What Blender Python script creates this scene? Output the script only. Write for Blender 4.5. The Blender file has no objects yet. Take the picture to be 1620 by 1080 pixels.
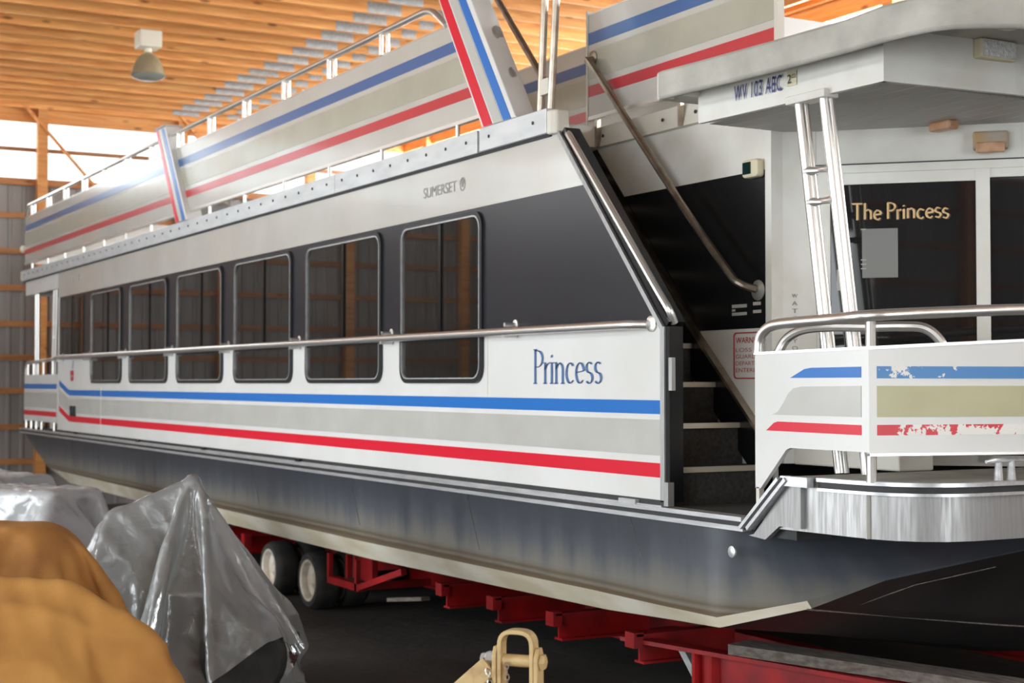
import bpy, bmesh, math, random
import numpy as np
from mathutils import Vector, Matrix
random.seed(7)
rng = np.random.default_rng(7)
SC = bpy.context.scene
COL = SC.collection
R = math.radians

# ------------------------------------------------------------------ camera
# boat's near side is the plane y = 0, stern towards -x, ground z = 0
cam_d = bpy.data.cameras.new('camera')
cam = bpy.data.objects.new('camera', cam_d)
COL.objects.link(cam)
cam_d.sensor_width = 36.0
cam_d.lens = 36.0 * 2400.0 / 1620.0
cam_d.clip_start = 0.05
cam_d.clip_end = 300
TH = math.atan(1346 / 2400.0)
PIT = math.atan(66 / 2400.0)
fwd = Vector((-math.cos(TH) * math.cos(PIT), math.sin(TH) * math.cos(PIT), math.sin(PIT)))
cam.location = (0, -4.8, 2.1)
cam.rotation_euler = fwd.to_track_quat('-Z', 'Y').to_euler()
cam_d.dof.use_dof = True
cam_d.dof.focus_distance = 7.2
cam_d.dof.aperture_fstop = 3.2
SC.camera = cam

# ------------------------------------------------------------------ light
SC.view_settings.view_transform = 'Standard'
SC.view_settings.look = 'None'
SC.view_settings.gamma = 1.0
SC.view_settings.use_curve_mapping = False
SC.view_settings.exposure = 0.0
wd = bpy.data.worlds.new('world')
SC.world = wd
wd.use_nodes = True
wd.node_tree.nodes['Background'].inputs[0].default_value = (0.93, 0.97, 1.0, 1)
wd.node_tree.nodes['Background'].inputs[1].default_value = 3.0
SC.cycles.max_bounces = 8
SC.cycles.transparent_max_bounces = 16
SC.cycles.sample_clamp_indirect = 6.0


def area(name, loc, direction, sx, sy, radiance, col=(1, 1, 1)):
    l = bpy.data.lights.new(name, 'AREA')
    l.shape = 'RECTANGLE'
    l.size, l.size_y = sx, sy
    l.energy = radiance * math.pi * sx * sy
    l.color = col
    o = bpy.data.objects.new(name, l)
    COL.objects.link(o)
    o.location = loc
    d = Vector(direction)
    o.rotation_euler = d.to_track_quat('-Z', 'Z').to_euler()
    return o


# daylight falling on the clear eave panels and through the open doorway behind the camera; side fill is added
DAY = (0.94, 0.97, 1.0)
area('daylight_end_panels', (-26.9, -1.35, 6.04), (1, 0, 0), 18.0, 1.0, 34.0, DAY)
area('daylight_near_panels', (-9.5, -10.8, 6.04), (0, 1, 0), 34.0, 1.0, 6.5, DAY)
area('daylight_far_panels', (-9.5, 8.1, 6.04), (0, -1, 0), 34.0, 1.0, 38.0, DAY)
area('daylight_doorway', (0.2, -10.9, 2.3), (0, 1, 0), 8.0, 4.4, 4.2, (0.92, 0.965, 1.0))
area('added_side_fill', (-12.6, -10.9, 2.3), (0, 1, 0), 8.0, 4.4, 8.0, (0.92, 0.965, 1.0))  # added fill at an unseen second opening, brightens the stern half of the side
area('daylight_front_doorway', (9.9, 0.5, 2.3), (-1, 0, 0), 8.0, 4.4, 8.0, (0.92, 0.965, 1.0))


# ------------------------------------------------------------------ materials
def new_mat(name):
    m = bpy.data.materials.new(name)
    m.use_nodes = True
    nt = m.node_tree
    return m, nt, nt.nodes['Principled BSDF']


def c4(c):
    return (c[0], c[1], c[2], 1.0)


def pm(name, base, rough=0.5, metal=0.0, c2=None, nscale=4.0, stretch=(1, 1, 1), fac=(0.35, 0.65), bump=0.0, bscale=60.0,
       coat=0.0, ior=1.5, spec=0.5, rough2=None, detail=6.0):
    m, nt, b = new_mat(name)
    b.inputs['Base Color'].default_value = c4(base)
    b.inputs['Roughness'].default_value = rough
    b.inputs['Metallic'].default_value = metal
    b.inputs['IOR'].default_value = ior
    b.inputs['Specular IOR Level'].default_value = spec
    b.inputs['Coat Weight'].default_value = coat
    b.inputs['Coat Roughness'].default_value = 0.08
    if c2 is not None or bump or rough2 is not None:
        tc = nt.nodes.new('ShaderNodeTexCoord')
        mp = nt.nodes.new('ShaderNodeMapping')
        mp.inputs['Scale'].default_value = stretch
        nt.links.new(tc.outputs['Object'], mp.inputs['Vector'])
    if c2 is not None or rough2 is not None:
        nz = nt.nodes.new('ShaderNodeTexNoise')
        nz.inputs['Scale'].default_value = nscale
        nz.inputs['Detail'].default_value = detail
        nt.links.new(mp.outputs['Vector'], nz.inputs['Vector'])
        mr = nt.nodes.new('ShaderNodeMapRange')
        mr.inputs['From Min'].default_value = fac[0]
        mr.inputs['From Max'].default_value = fac[1]
        nt.links.new(nz.outputs['Fac'], mr.inputs['Value'])
        if c2 is not None:
            mx = nt.nodes.new('ShaderNodeMix')
            mx.data_type = 'RGBA'
            mx.inputs['A'].default_value = c4(base)
            mx.inputs['B'].default_value = c4(c2)
            nt.links.new(mr.outputs['Result'], mx.inputs['Factor'])
            nt.links.new(mx.outputs['Result'], b.inputs['Base Color'])
        if rough2 is not None:
            mr2 = nt.nodes.new('ShaderNodeMapRange')
            mr2.inputs['To Min'].default_value = rough
            mr2.inputs['To Max'].default_value = rough2
            nt.links.new(mr.outputs['Result'], mr2.inputs['Value'])
            nt.links.new(mr2.outputs['Result'], b.inputs['Roughness'])
    if bump:
        nb = nt.nodes.new('ShaderNodeTexNoise')
        nb.inputs['Scale'].default_value = bscale
        nb.inputs['Detail'].default_value = 4
        nt.links.new(mp.outputs['Vector'], nb.inputs['Vector'])
        bp = nt.nodes.new('ShaderNodeBump')
        bp.inputs['Strength'].default_value = bump
        bp.inputs['Distance'].default_value = 0.02
        nt.links.new(nb.outputs['Fac'], bp.inputs['Height'])
        nt.links.new(bp.outputs['Normal'], b.inputs['Normal'])
    return m


def srgb(r, g, b):
    def f(c):
        c /= 255.0
        return c / 12.92 if c <= 0.04045 else ((c + 0.055) / 1.055) ** 2.4
    return (f(r), f(g), f(b))


M = {}
M['white'] = pm('white_gelcoat', srgb(224, 225, 223), 0.26, c2=srgb(216, 217, 213), nscale=1.2, coat=0.1)
M['aged'] = pm('dull_white', srgb(193, 191, 184), 0.24, c2=srgb(185, 183, 175), nscale=1.4, coat=0.5)  # duller, greyer white for the upper band and guard panels
M['cream'] = pm('aged_white', srgb(214, 211, 200), 0.4, c2=srgb(203, 199, 186), nscale=2)
M['trim_white'] = pm('white_trim', srgb(222, 221, 214), 0.35, c2=srgb(208, 205, 195), nscale=3)
M['blue'] = pm('blue_vinyl', srgb(42, 112, 190), 0.3, spec=0.3)
M['red'] = pm('red_vinyl', srgb(214, 32, 54), 0.3, spec=0.3)
M['blueaged'] = pm('dull_blue_vinyl', srgb(54, 98, 152), 0.28, coat=0.3)  # duller stripe tones used on the upper guard panels
M['redaged'] = pm('dull_red_vinyl', srgb(186, 42, 54), 0.28, coat=0.3)
M['tanaged'] = pm('dull_tan_vinyl', srgb(172, 170, 154), 0.3, c2=srgb(164, 162, 146), nscale=3, coat=0.3)
M['navy'] = pm('navy_vinyl', srgb(36, 44, 110), 0.4)
M['textblue'] = pm('lettering_blue', srgb(78, 116, 168), 0.4)
M['tan'] = pm('tan_vinyl', srgb(188, 188, 183), 0.3, c2=srgb(180, 180, 173), nscale=3)
M['olive'] = pm('olive_vinyl', srgb(182, 178, 140), 0.35, c2=srgb(172, 168, 128), nscale=3)
M['darkband'] = pm('dark_band', srgb(38, 40, 45), 0.24, c2=srgb(42, 44, 49), nscale=1.0, detail=2.0, fac=(0.2, 0.8), ior=1.5, spec=0.5)
M['black'] = pm('black_gloss', srgb(16, 17, 19), 0.25)
M['rubber'] = pm('black_rubber', srgb(34, 35, 37), 0.6, c2=srgb(48, 48, 48), nscale=10)
M['tyre'] = pm('tyre_rubber', srgb(46, 46, 46), 0.7, c2=srgb(64, 61, 56), nscale=8)
M['steel'] = pm('stainless_tube', (0.80, 0.79, 0.76), 0.33, 0.9)
M['steelwarm'] = pm('weathered_tube', (0.50, 0.45, 0.38), 0.32, 1.0, c2=(0.36, 0.30, 0.24), nscale=12)
M['alu'] = pm('brushed_aluminium', (0.38, 0.38, 0.375), 0.42, 0.75, c2=(0.31, 0.31, 0.305), nscale=5, stretch=(14, 14, 1), rough2=0.55)
M['alutrim'] = pm('roof_aluminium', (0.68, 0.71, 0.72), 0.34, 0.4, c2=(0.58, 0.61, 0.62), nscale=3, stretch=(1, 1, 4), rough2=0.45)
M['alubright'] = pm('rub_rail_aluminium', (0.66, 0.67, 0.68), 0.35, 0.6, c2=(0.52, 0.53, 0.54), nscale=5, stretch=(1, 8, 8))
M['grey_roof'] = pm('grey_roof_coating', srgb(192, 190, 180), 0.65, c2=srgb(164, 162, 153), nscale=3.5, bump=0.25, bscale=25)
M['soffit'] = pm('soffit_vinyl', srgb(184, 181, 174), 0.5)
M['redsteel'] = pm('red_trailer_paint', srgb(160, 16, 20), 0.42, c2=srgb(124, 14, 17), nscale=5)
M['rim'] = pm('cream_rim', srgb(226, 218, 204), 0.5, c2=srgb(190, 178, 160), nscale=9)
M['bunk'] = pm('grey_bunk_plank', srgb(120, 112, 104), 0.85, c2=srgb(88, 78, 70), nscale=9, stretch=(1, 5, 5), bump=0.3)
M['tansteel'] = pm('tan_implement_paint', srgb(196, 168, 116), 0.5, c2=srgb(170, 138, 90), nscale=14, fac=(0.5, 0.75), bump=0.1, bscale=90)
M['zinc'] = pm('zinc_bolt', (0.6, 0.6, 0.58), 0.35, 1.0)
M['rust'] = pm('rusty_chain', srgb(132, 100, 84), 0.7, 0.3, c2=srgb(170, 150, 130), nscale=30)
M['gusset'] = pm('galvanised_plate', (0.55, 0.56, 0.56), 0.5, 0.75, c2=(0.42, 0.43, 0.43), nscale=22)
M['sheet'] = pm('grey_wall_sheet', srgb(150, 146, 142), 0.5, 0.15, c2=srgb(132, 128, 124), nscale=1.5, stretch=(1, 1, .3))
M['roofsheet'] = pm('roof_sheet', srgb(130, 128, 124), 0.55, 0.2)
M['lampwhite'] = pm('lamp_enamel', srgb(228, 222, 204), 0.4)
M['lampshade'] = pm('lamp_reflector', srgb(196, 184, 150), 0.35, 0.4, c2=srgb(170, 158, 128), nscale=4)
M['lens'] = pm('lamp_lens', srgb(150, 156, 150), 0.12, 0.4)
M['paper'] = pm('grey_paper', srgb(128, 129, 126), 0.5)
M['stairgrey'] = pm('stair_carpet', srgb(66, 64, 60), 0.95, c2=srgb(50, 48, 46), nscale=40, bump=0.5, bscale=200)
M['nosing'] = pm('stair_nosing', srgb(205, 196, 178), 0.4, 0.5)
M['floorc'] = pm('dirt_floor', srgb(58, 54, 49), 0.9, c2=srgb(40, 37, 34), nscale=1.3, bump=0.6, bscale=7, detail=10)
M['machine'] = pm('dark_machine', srgb(40, 42, 40), 0.5, c2=srgb(64, 62, 58), nscale=4)
M['amber'] = pm('amber_lens', srgb(168, 120, 84), 0.3, c2=srgb(190, 150, 120), nscale=16)
M['beigeplastic'] = pm('beige_plastic', srgb(206, 196, 166), 0.45)
M['dusty'] = pm('dusty_light_housing', srgb(158, 152, 140), 0.6, c2=srgb(170, 140, 100), nscale=9)
M['glassblack'] = pm('tinted_glass', (0.012, 0.012, 0.013), 0.03, ior=1.5, spec=0.5)
M['winglass'] = pm('tinted_window_glass', (0.014, 0.013, 0.012), 0.02, ior=1.75, spec=0.6)
M['caption'] = pm('cream_lettering', srgb(232, 196, 140), 0.5)
M['brownedge'] = pm('lettering_shadow', srgb(60, 36, 24), 0.5)
M['warnred'] = pm('warning_red', srgb(178, 60, 62), 0.5)
M['fadegrey'] = pm('faded_grey_print', srgb(170, 167, 160), 0.4)
M['markgrey'] = pm('worn_mark_grey', srgb(140, 138, 133), 0.4)
M['signgrey'] = pm('sign_grey_print', srgb(120, 118, 116), 0.5)
M['frame'] = pm('window_frame_dark', srgb(46, 48, 50), 0.3, 0.3)
M['lampglass'] = pm('flood_light_face', (0.86, 0.88, 0.88), 0.25, 0.2, c2=(0.66, 0.68, 0.68), nscale=40, bump=0.6, bscale=60)
M['darkgreen'] = pm('dark_green_lens', srgb(18, 44, 40), 0.08)


def wood_mat(name, a, b_, knot):
    m, nt, b = new_mat(name)
    tc = nt.nodes.new('ShaderNodeTexCoord')
    oi = nt.nodes.new('ShaderNodeObjectInfo')
    add = nt.nodes.new('ShaderNodeVectorMath')
    add.operation = 'MULTIPLY_ADD'
    add.inputs[1].default_value = (1, 1, 1)
    vr = nt.nodes.new('ShaderNodeCombineXYZ')
    ml = nt.nodes.new('ShaderNodeMath')
    ml.operation = 'MULTIPLY'
    ml.inputs[1].default_value = 37.0
    nt.links.new(oi.outputs['Random'], ml.inputs[0])
    for i in range(3):
        nt.links.new(ml.outputs[0], vr.inputs[i])
    nt.links.new(tc.outputs['Object'], add.inputs[0])
    nt.links.new(vr.outputs[0], add.inputs[2])
    mp = nt.nodes.new('ShaderNodeMapping')
    mp.inputs['Scale'].default_value = (0.7, 9, 9)
    nt.links.new(add.outputs[0], mp.inputs['Vector'])
    n1 = nt.nodes.new('ShaderNodeTexNoise')
    n1.inputs['Scale'].default_value = 2.2
    n1.inputs['Detail'].default_value = 8
    n1.inputs['Distortion'].default_value = 0.8
    nt.links.new(mp.outputs[0], n1.inputs['Vector'])
    rp = nt.nodes.new('ShaderNodeValToRGB')
    rp.color_ramp.elements[0].position = 0.3
    rp.color_ramp.elements[0].color = c4(a)
    rp.color_ramp.elements[1].position = 0.7
    rp.color_ramp.elements[1].color = c4(b_)
    nt.links.new(n1.outputs['Fac'], rp.inputs['Fac'])
    mp2 = nt.nodes.new('ShaderNodeMapping')
    mp2.inputs['Scale'].default_value = (1.6, 5, 5)
    nt.links.new(add.outputs[0], mp2.inputs['Vector'])
    vo = nt.nodes.new('ShaderNodeTexVoronoi')
    vo.inputs['Scale'].default_value = 1.1
    nt.links.new(mp2.outputs[0], vo.inputs['Vector'])
    kr = nt.nodes.new('ShaderNodeMapRange')
    kr.inputs['From Min'].default_value = 0.07
    kr.inputs['From Max'].default_value = 0.16
    kr.inputs['To Min'].default_value = 0.8
    kr.inputs['To Max'].default_value = 0.0
    nt.links.new(vo.outputs['Distance'], kr.inputs['Value'])
    mx = nt.nodes.new('ShaderNodeMix')
    mx.data_type = 'RGBA'
    mx.inputs['B'].default_value = c4(knot)
    nt.links.new(kr.outputs[0], mx.inputs['Factor'])
    nt.links.new(rp.outputs['Color'], mx.inputs['A'])
    hs = nt.nodes.new('ShaderNodeHueSaturation')
    vv = nt.nodes.new('ShaderNodeMapRange')
    vv.inputs['To Min'].default_value = 0.78
    vv.inputs['To Max'].default_value = 1.15
    nt.links.new(oi.outputs['Random'], vv.inputs['Value'])
    nt.links.new(vv.outputs[0], hs.inputs['Value'])
    nt.links.new(mx.outputs['Result'], hs.inputs['Color'])
    nt.links.new(hs.outputs[0], b.inputs['Base Color'])
    b.inputs['Roughness'].default_value = 0.6
    return m


M['pine'] = wood_mat('orange_pine', srgb(214, 134, 66), srgb(241, 176, 104), srgb(120, 66, 34))
M['pinedark'] = wood_mat('brown_pine', srgb(150, 98, 58), srgb(184, 128, 80), srgb(90, 52, 30))


def hull_mat():
    m, nt, b = new_mat('hull_paint')
    tc = nt.nodes.new('ShaderNodeTexCoord')
    sp = nt.nodes.new('ShaderNodeSeparateXYZ')
    nt.links.new(tc.outputs['Object'], sp.inputs[0])
    mp = nt.nodes.new('ShaderNodeMapping')
    mp.inputs['Rotation'].default_value = (0, R(-18), 0)
    mp.inputs['Scale'].default_value = (2.2, 1, 0.35)
    nt.links.new(tc.outputs['Object'], mp.inputs['Vector'])
    n1 = nt.nodes.new('ShaderNodeTexNoise')
    n1.inputs['Scale'].default_value = 2.4
    n1.inputs['Detail'].default_value = 7
    nt.links.new(mp.outputs[0], n1.inputs['Vector'])
    n2 = nt.nodes.new('ShaderNodeTexNoise')
    n2.inputs['Scale'].default_value = 1.1
    n2.inputs['Detail'].default_value = 5
    nt.links.new(tc.outputs['Object'], n2.inputs['Vector'])
    # dirt film: low on the hull, broken up by noise
    off = nt.nodes.new('ShaderNodeMath')
    off.operation = 'MULTIPLY_ADD'
    off.inputs[1].default_value = 0.34
    nt.links.new(n1.outputs['Fac'], off.inputs[0])
    nt.links.new(sp.outputs['Z'], off.inputs[2])
    rp = nt.nodes.new('ShaderNodeValToRGB')
    cr = rp.color_ramp
    cr.elements[0].position = 0.0
    cr.elements[0].color = c4(srgb(134, 130, 118))
    cr.elements[1].position = 1.0
    cr.elements[1].color = c4(srgb(54, 59, 66))
    for p, c in ((0.3, srgb(116, 115, 110)), (0.55, srgb(82, 86, 92)), (0.8, srgb(61, 66, 73))):
        e = cr.elements.new(p)
        e.color = c4(c)
    mr = nt.nodes.new('ShaderNodeMapRange')
    mr.inputs['From Min'].default_value = 1.04
    mr.inputs['From Max'].default_value = 1.5
    nt.links.new(off.outputs[0], mr.inputs['Value'])
    nt.links.new(mr.outputs[0], rp.inputs['Fac'])
    # brown waterline stains
    zz = nt.nodes.new('ShaderNodeMath')
    zz.operation = 'MULTIPLY_ADD'
    zz.inputs[1].default_value = 0.03
    nt.links.new(n2.outputs['Fac'], zz.inputs[0])
    nt.links.new(sp.outputs['Z'], zz.inputs[2])
    st = nt.nodes.new('ShaderNodeValToRGB')
    cs = st.color_ramp
    cs.elements[0].position = 0.0
    cs.elements[0].color = (0, 0, 0, 1)
    cs.elements[1].position = 1.0
    cs.elements[1].color = (0, 0, 0, 1)
    for p, v in ((0.30, 0.75), (0.38, 0.85), (0.46, 0.15), (0.56, 0.7), (0.66, 0.2), (0.8, 0.0)):
        e = cs.elements.new(p)
        e.color = (v, v, v, 1)
    mz = nt.nodes.new('ShaderNodeMapRange')
    mz.inputs['From Min'].default_value = 0.84
    mz.inputs['From Max'].default_value = 1.04
    nt.links.new(zz.outputs[0], mz.inputs['Value'])
    nt.links.new(mz.outputs[0], st.inputs['Fac'])
    mx = nt.nodes.new('ShaderNodeMix')
    mx.data_type = 'RGBA'
    mx.inputs['B'].default_value = c4(srgb(86, 64, 32))
    nt.links.new(st.outputs['Color'], mx.inputs['Factor'])
    nt.links.new(rp.outputs['Color'], mx.inputs['A'])
    nt.links.new(mx.outputs['Result'], b.inputs['Base Color'])
    b.inputs['Roughness'].default_value = 0.36
    b.inputs['Metallic'].default_value = 0.15
    b.inputs['IOR'].default_value = 1.6
    return m


M['hull'] = hull_mat()
M['hullstrip'] = pm('bare_hull_bottom', srgb(226, 221, 206), 0.5, 0.0, c2=srgb(200, 188, 160), nscale=2.4, stretch=(.6, 1, 2))
M['hullbottom'] = pm('dark_bottom_paint', srgb(50, 46, 44), 0.5, c2=srgb(40, 37, 36), nscale=2, ior=1.5)


def chip_mat(name, col, under, lo, hi):
    m, nt, b = new_mat(name)
    tc = nt.nodes.new('ShaderNodeTexCoord')
    n1 = nt.nodes.new('ShaderNodeTexNoise')
    n1.inputs['Scale'].default_value = 16
    n1.inputs['Detail'].default_value = 8
    n1.inputs['Roughness'].default_value = 0.65
    n2 = nt.nodes.new('ShaderNodeTexNoise')
    n2.inputs['Scale'].default_value = 3.0
    n2.inputs['Detail'].default_value = 1
    nt.links.new(tc.outputs['Object'], n1.inputs['Vector'])
    nt.links.new(tc.outputs['Object'], n2.inputs['Vector'])
    ad = nt.nodes.new('ShaderNodeMath')
    ad.operation = 'ADD'
    nt.links.new(n1.outputs['Fac'], ad.inputs[0])
    nt.links.new(n2.outputs['Fac'], ad.inputs[1])
    mr = nt.nodes.new('ShaderNodeMapRange')
    mr.inputs['From Min'].default_value = lo
    mr.inputs['From Max'].default_value = hi
    nt.links.new(ad.outputs[0], mr.inputs['Value'])
    mx = nt.nodes.new('ShaderNodeMix')
    mx.data_type = 'RGBA'
    mx.inputs['A'].default_value = c4(col)
    mx.inputs['B'].default_value = c4(under)
    nt.links.new(mr.outputs[0], mx.inputs['Factor'])
    nt.links.new(mx.outputs['Result'], b.inputs['Base Color'])
    b.inputs['Roughness'].default_value = 0.4
    return m


M['bluechip'] = chip_mat('peeling_blue', srgb(66, 128, 186), srgb(228, 226, 220), 1.07, 1.09)
M['redchip'] = chip_mat('peeling_red', srgb(204, 42, 54), srgb(228, 226, 220), 1.05, 1.07)


def panel_mat():
    m, nt, b = new_mat('clear_eave_sheet')
    nt.nodes.remove(b)
    out = nt.nodes['Material Output']
    tr = nt.nodes.new('ShaderNodeBsdfTransparent')
    tr.inputs[0].default_value = (0.95, 0.97, 0.97, 1)
    tl = nt.nodes.new('ShaderNodeBsdfTranslucent')
    tl.inputs[0].default_value = (0.9, 0.92, 0.92, 1)
    mx = nt.nodes.new('ShaderNodeMixShader')
    mx.inputs[0].default_value = 0.35
    nt.links.new(tr.outputs[0], mx.inputs[1])
    nt.links.new(tl.outputs[0], mx.inputs[2])
    nt.links.new(mx.outputs[0], out.inputs['Surface'])
    return m


M['clear'] = panel_mat()


def film_mat(name, opac, tint):
    m, nt, b = new_mat(name)
    nt.nodes.remove(b)
    out = nt.nodes['Material Output']
    tr = nt.nodes.new('ShaderNodeBsdfTransparent')
    tr.inputs[0].default_value = (0.86, 0.87, 0.86, 1)
    df = nt.nodes.new('ShaderNodeBsdfDiffuse')
    df.inputs[0].default_value = c4(tint)
    tl = nt.nodes.new('ShaderNodeBsdfTranslucent')
    tl.inputs[0].default_value = c4(tint)
    gl = nt.nodes.new('ShaderNodeBsdfGlossy')
    gl.inputs['Roughness'].default_value = 0.16
    a = nt.nodes.new('ShaderNodeMixShader')
    a.inputs[0].default_value = 0.45
    nt.links.new(df.outputs[0], a.inputs[1])
    nt.links.new(tl.outputs[0], a.inputs[2])
    c = nt.nodes.new('ShaderNodeMixShader')
    c.inputs[0].default_value = opac
    nt.links.new(tr.outputs[0], c.inputs[1])
    nt.links.new(a.outputs[0], c.inputs[2])
    fr = nt.nodes.new('ShaderNodeFresnel')
    fr.inputs[0].default_value = 1.7
    d = nt.nodes.new('ShaderNodeMixShader')
    nt.links.new(fr.outputs[0], d.inputs[0])
    nt.links.new(c.outputs[0], d.inputs[1])
    nt.links.new(gl.outputs[0], d.inputs[2])
    tc = nt.nodes.new('ShaderNodeTexCoord')
    nb = nt.nodes.new('ShaderNodeTexNoise')
    nb.inputs['Scale'].default_value = 9
    nb.inputs['Detail'].default_value = 4
    nb.inputs['Distortion'].default_value = 1.2
    nt.links.new(tc.outputs['Object'], nb.inputs['Vector'])
    bp = nt.nodes.new('ShaderNodeBump')
    bp.inputs['Strength'].default_value = 0.35
    bp.inputs['Distance'].default_value = 0.03
    nt.links.new(nb.outputs['Fac'], bp.inputs['Height'])
    for n in (df, tl, gl, fr):
        nt.links.new(bp.outputs[0], n.inputs['Normal'])
    nt.links.new(d.outputs[0], out.inputs['Surface'])
    return m


M['film'] = film_mat('clear_plastic_film', 0.48, (0.66, 0.67, 0.66))
M['filmwhite'] = film_mat('cloudy_plastic_film', 0.72, (0.86, 0.87, 0.88))
M['canvas'] = pm('tan_canvas', srgb(200, 148, 78), 0.85, c2=srgb(164, 112, 52), nscale=2.2, bump=0.07, bscale=120, fac=(0.3, 0.7))
M['canvas2'] = pm('brown_canvas', srgb(186, 132, 66), 0.85, c2=srgb(140, 92, 44), nscale=2.4, bump=0.07, bscale=120, fac=(0.3, 0.7))


# ------------------------------------------------------------------ mesh helpers
class MB:
    def __init__(self):
        self.v = []
        self.f = []
        self.mi = []

    def add(self, vs, fs, mi=0):
        o = len(self.v)
        self.v += [tuple(float(c) for c in p) for p in vs]
        for f in fs:
            self.f.append([i + o for i in f])
            self.mi.append(mi)
        return self

    def box(self, x0, x1, y0, y1, z0, z1, mi=0):
        vs = [(x, y, z) for x in (x0, x1) for y in (y0, y1) for z in (z0, z1)]
        return self.add(vs, [(0, 1, 3, 2), (4, 6, 7, 5), (0, 4, 5, 1), (2, 3, 7, 6), (0, 2, 6, 4), (1, 5, 7, 3)], mi)

    def hexa(self, lo, hi, mi=0):
        """two matching polygon loops -> closed solid"""
        n = len(lo)
        fs = [list(range(n))[::-1], [n + i for i in range(n)]]
        for i in range(n):
            j = (i + 1) % n
            fs.append([i, j, n + j, n + i])
        return self.add(list(lo) + list(hi), fs, mi)

    def prism_y(self, poly, y0, y1, mi=0):
        """poly = [(x, z)] extruded along y"""
        return self.hexa([(x, y0, z) for x, z in poly], [(x, y1, z) for x, z in poly], mi)

    def prism_x(self, poly, x0, x1, mi=0):
        return self.hexa([(x0, y, z) for y, z in poly], [(x1, y, z) for y, z in poly], mi)

    def prism_z(self, poly, z0, z1, mi=0):
        return self.hexa([(x, y, z0) for x, y in poly], [(x, y, z1) for x, y in poly], mi)

    def beam(self, a, b, w, h, up=(0, 0, 1), mi=0):
        a, b = Vector(a), Vector(b)
        d = (b - a).normalized()
        s = d.cross(Vector(up))
        if s.length < 1e-4:
            s = d.cross(Vector((1, 0, 0)))
        s.normalize()
        u = s.cross(d)
        lo = [a + s * sx * w / 2 + u * sz * h / 2 for sx, sz in ((-1, -1), (1, -1), (1, 1), (-1, 1))]
        hi = [b + s * sx * w / 2 + u * sz * h / 2 for sx, sz in ((-1, -1), (1, -1), (1, 1), (-1, 1))]
        return self.hexa(lo, hi, mi)

    def tube(self, path, r, n=10, mi=0):
        P = [Vector(p) for p in path]
        d0 = (P[1] - P[0]).normalized()
        ref = Vector((0, 0, 1)) if abs(d0.z) < 0.9 else Vector((1, 0, 0))
        s = d0.cross(ref).normalized()
        vs = []
        for i, p in enumerate(P):
            if i == 0:
                t = d0
            elif i == len(P) - 1:
                t = (P[i] - P[i - 1]).normalized()
            else:
                t = ((P[i] - P[i - 1]).normalized() + (P[i + 1] - P[i]).normalized()).normalized()
            s = (s - t * s.dot(t)).normalized()
            u = t.cross(s)
            rr = r[i] if isinstance(r, (list, tuple)) else r
            for k in range(n):
                a = 2 * math.pi * k / n
                vs.append(p + (s * math.cos(a) + u * math.sin(a)) * rr)
        fs = []
        for i in range(len(P) - 1):
            for k in range(n):
                k2 = (k + 1) % n
                fs.append([i * n + k, i * n + k2, (i + 1) * n + k2, (i + 1) * n + k])
        fs.append(list(range(n))[::-1])
        fs.append([(len(P) - 1) * n + k for k in range(n)])
        return self.add(vs, fs, mi)

    def lathe(self, c, axis, prof, n=24, mi=0, cap=True):
        """prof = [(radius, distance along axis)]"""
        c, a = Vector(c), Vector(axis).normalized()
        ref = Vector((0, 0, 1)) if abs(a.z) < 0.9 else Vector((1, 0, 0))
        s = a.cross(ref).normalized()
        u = a.cross(s)
        vs, fs = [], []
        for r, h in prof:
            for k in range(n):
                t = 2 * math.pi * k / n
                vs.append(c + a * h + (s * math.cos(t) + u * math.sin(t)) * r)
        for i in range(len(prof) - 1):
            for k in range(n):
                k2 = (k + 1) % n
                fs.append([i * n + k, i * n + k2, (i + 1) * n + k2, (i + 1) * n + k])
        if cap:
            fs.append(list(range(n))[::-1])
            fs.append([(len(prof) - 1) * n + k for k in range(n)])
        return self.add(vs, fs, mi)

    def ribbon(self, path, z0, z1, th, mi=0):
        """wall of thickness th standing along a plan path [(x, y)], outside on the right-hand side of travel"""
        ip = offset(path, -th)
        n = len(path)
        zf0 = z0 if callable(z0) else (lambda i: z0)
        zf1 = z1 if callable(z1) else (lambda i: z1)
        vs = []
        for i in range(n):
            vs += [(path[i][0], path[i][1], zf0(i)), (path[i][0], path[i][1], zf1(i)), (ip[i][0], ip[i][1], zf1(i)), (ip[i][0], ip[i][1], zf0(i))]
        fs = []
        for i in range(n - 1):
            for k in range(4):
                k2 = (k + 1) % 4
                fs.append([i * 4 + k, i * 4 + k2, (i + 1) * 4 + k2, (i + 1) * 4 + k])
        fs.append([0, 1, 2, 3])
        fs.append([(n - 1) * 4 + k for k in (3, 2, 1, 0)])
        return self.add(vs, fs, mi)

    def mesh(self, name, mats, smooth=False):
        me = bpy.data.meshes.new(name)
        me.from_pydata(self.v, [], self.f)
        for m in (mats if isinstance(mats, (list, tuple)) else [mats]):
            me.materials.append(M[m] if isinstance(m, str) else m)
        me.polygons.foreach_set('material_index', self.mi)
        bm = bmesh.new()
        bm.from_mesh(me)
        bmesh.ops.recalc_face_normals(bm, faces=bm.faces)
        bm.to_mesh(me)
        bm.free()
        if smooth:
            me.polygons.foreach_set('use_smooth', [True] * len(me.polygons))
            me.set_sharp_from_angle(angle=R(35))
        me.update()
        return me

    def build(self, name, mats, parent=None, smooth=False, bevel=0.0):
        o = bpy.data.objects.new(name, self.mesh(name, mats, smooth))
        COL.objects.link(o)
        o.parent = parent
        if bevel:
            b = o.modifiers.new('bevel', 'BEVEL')
            b.width = bevel
            b.segments = 2
            b.limit_method = 'ANGLE'
        return o


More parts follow.
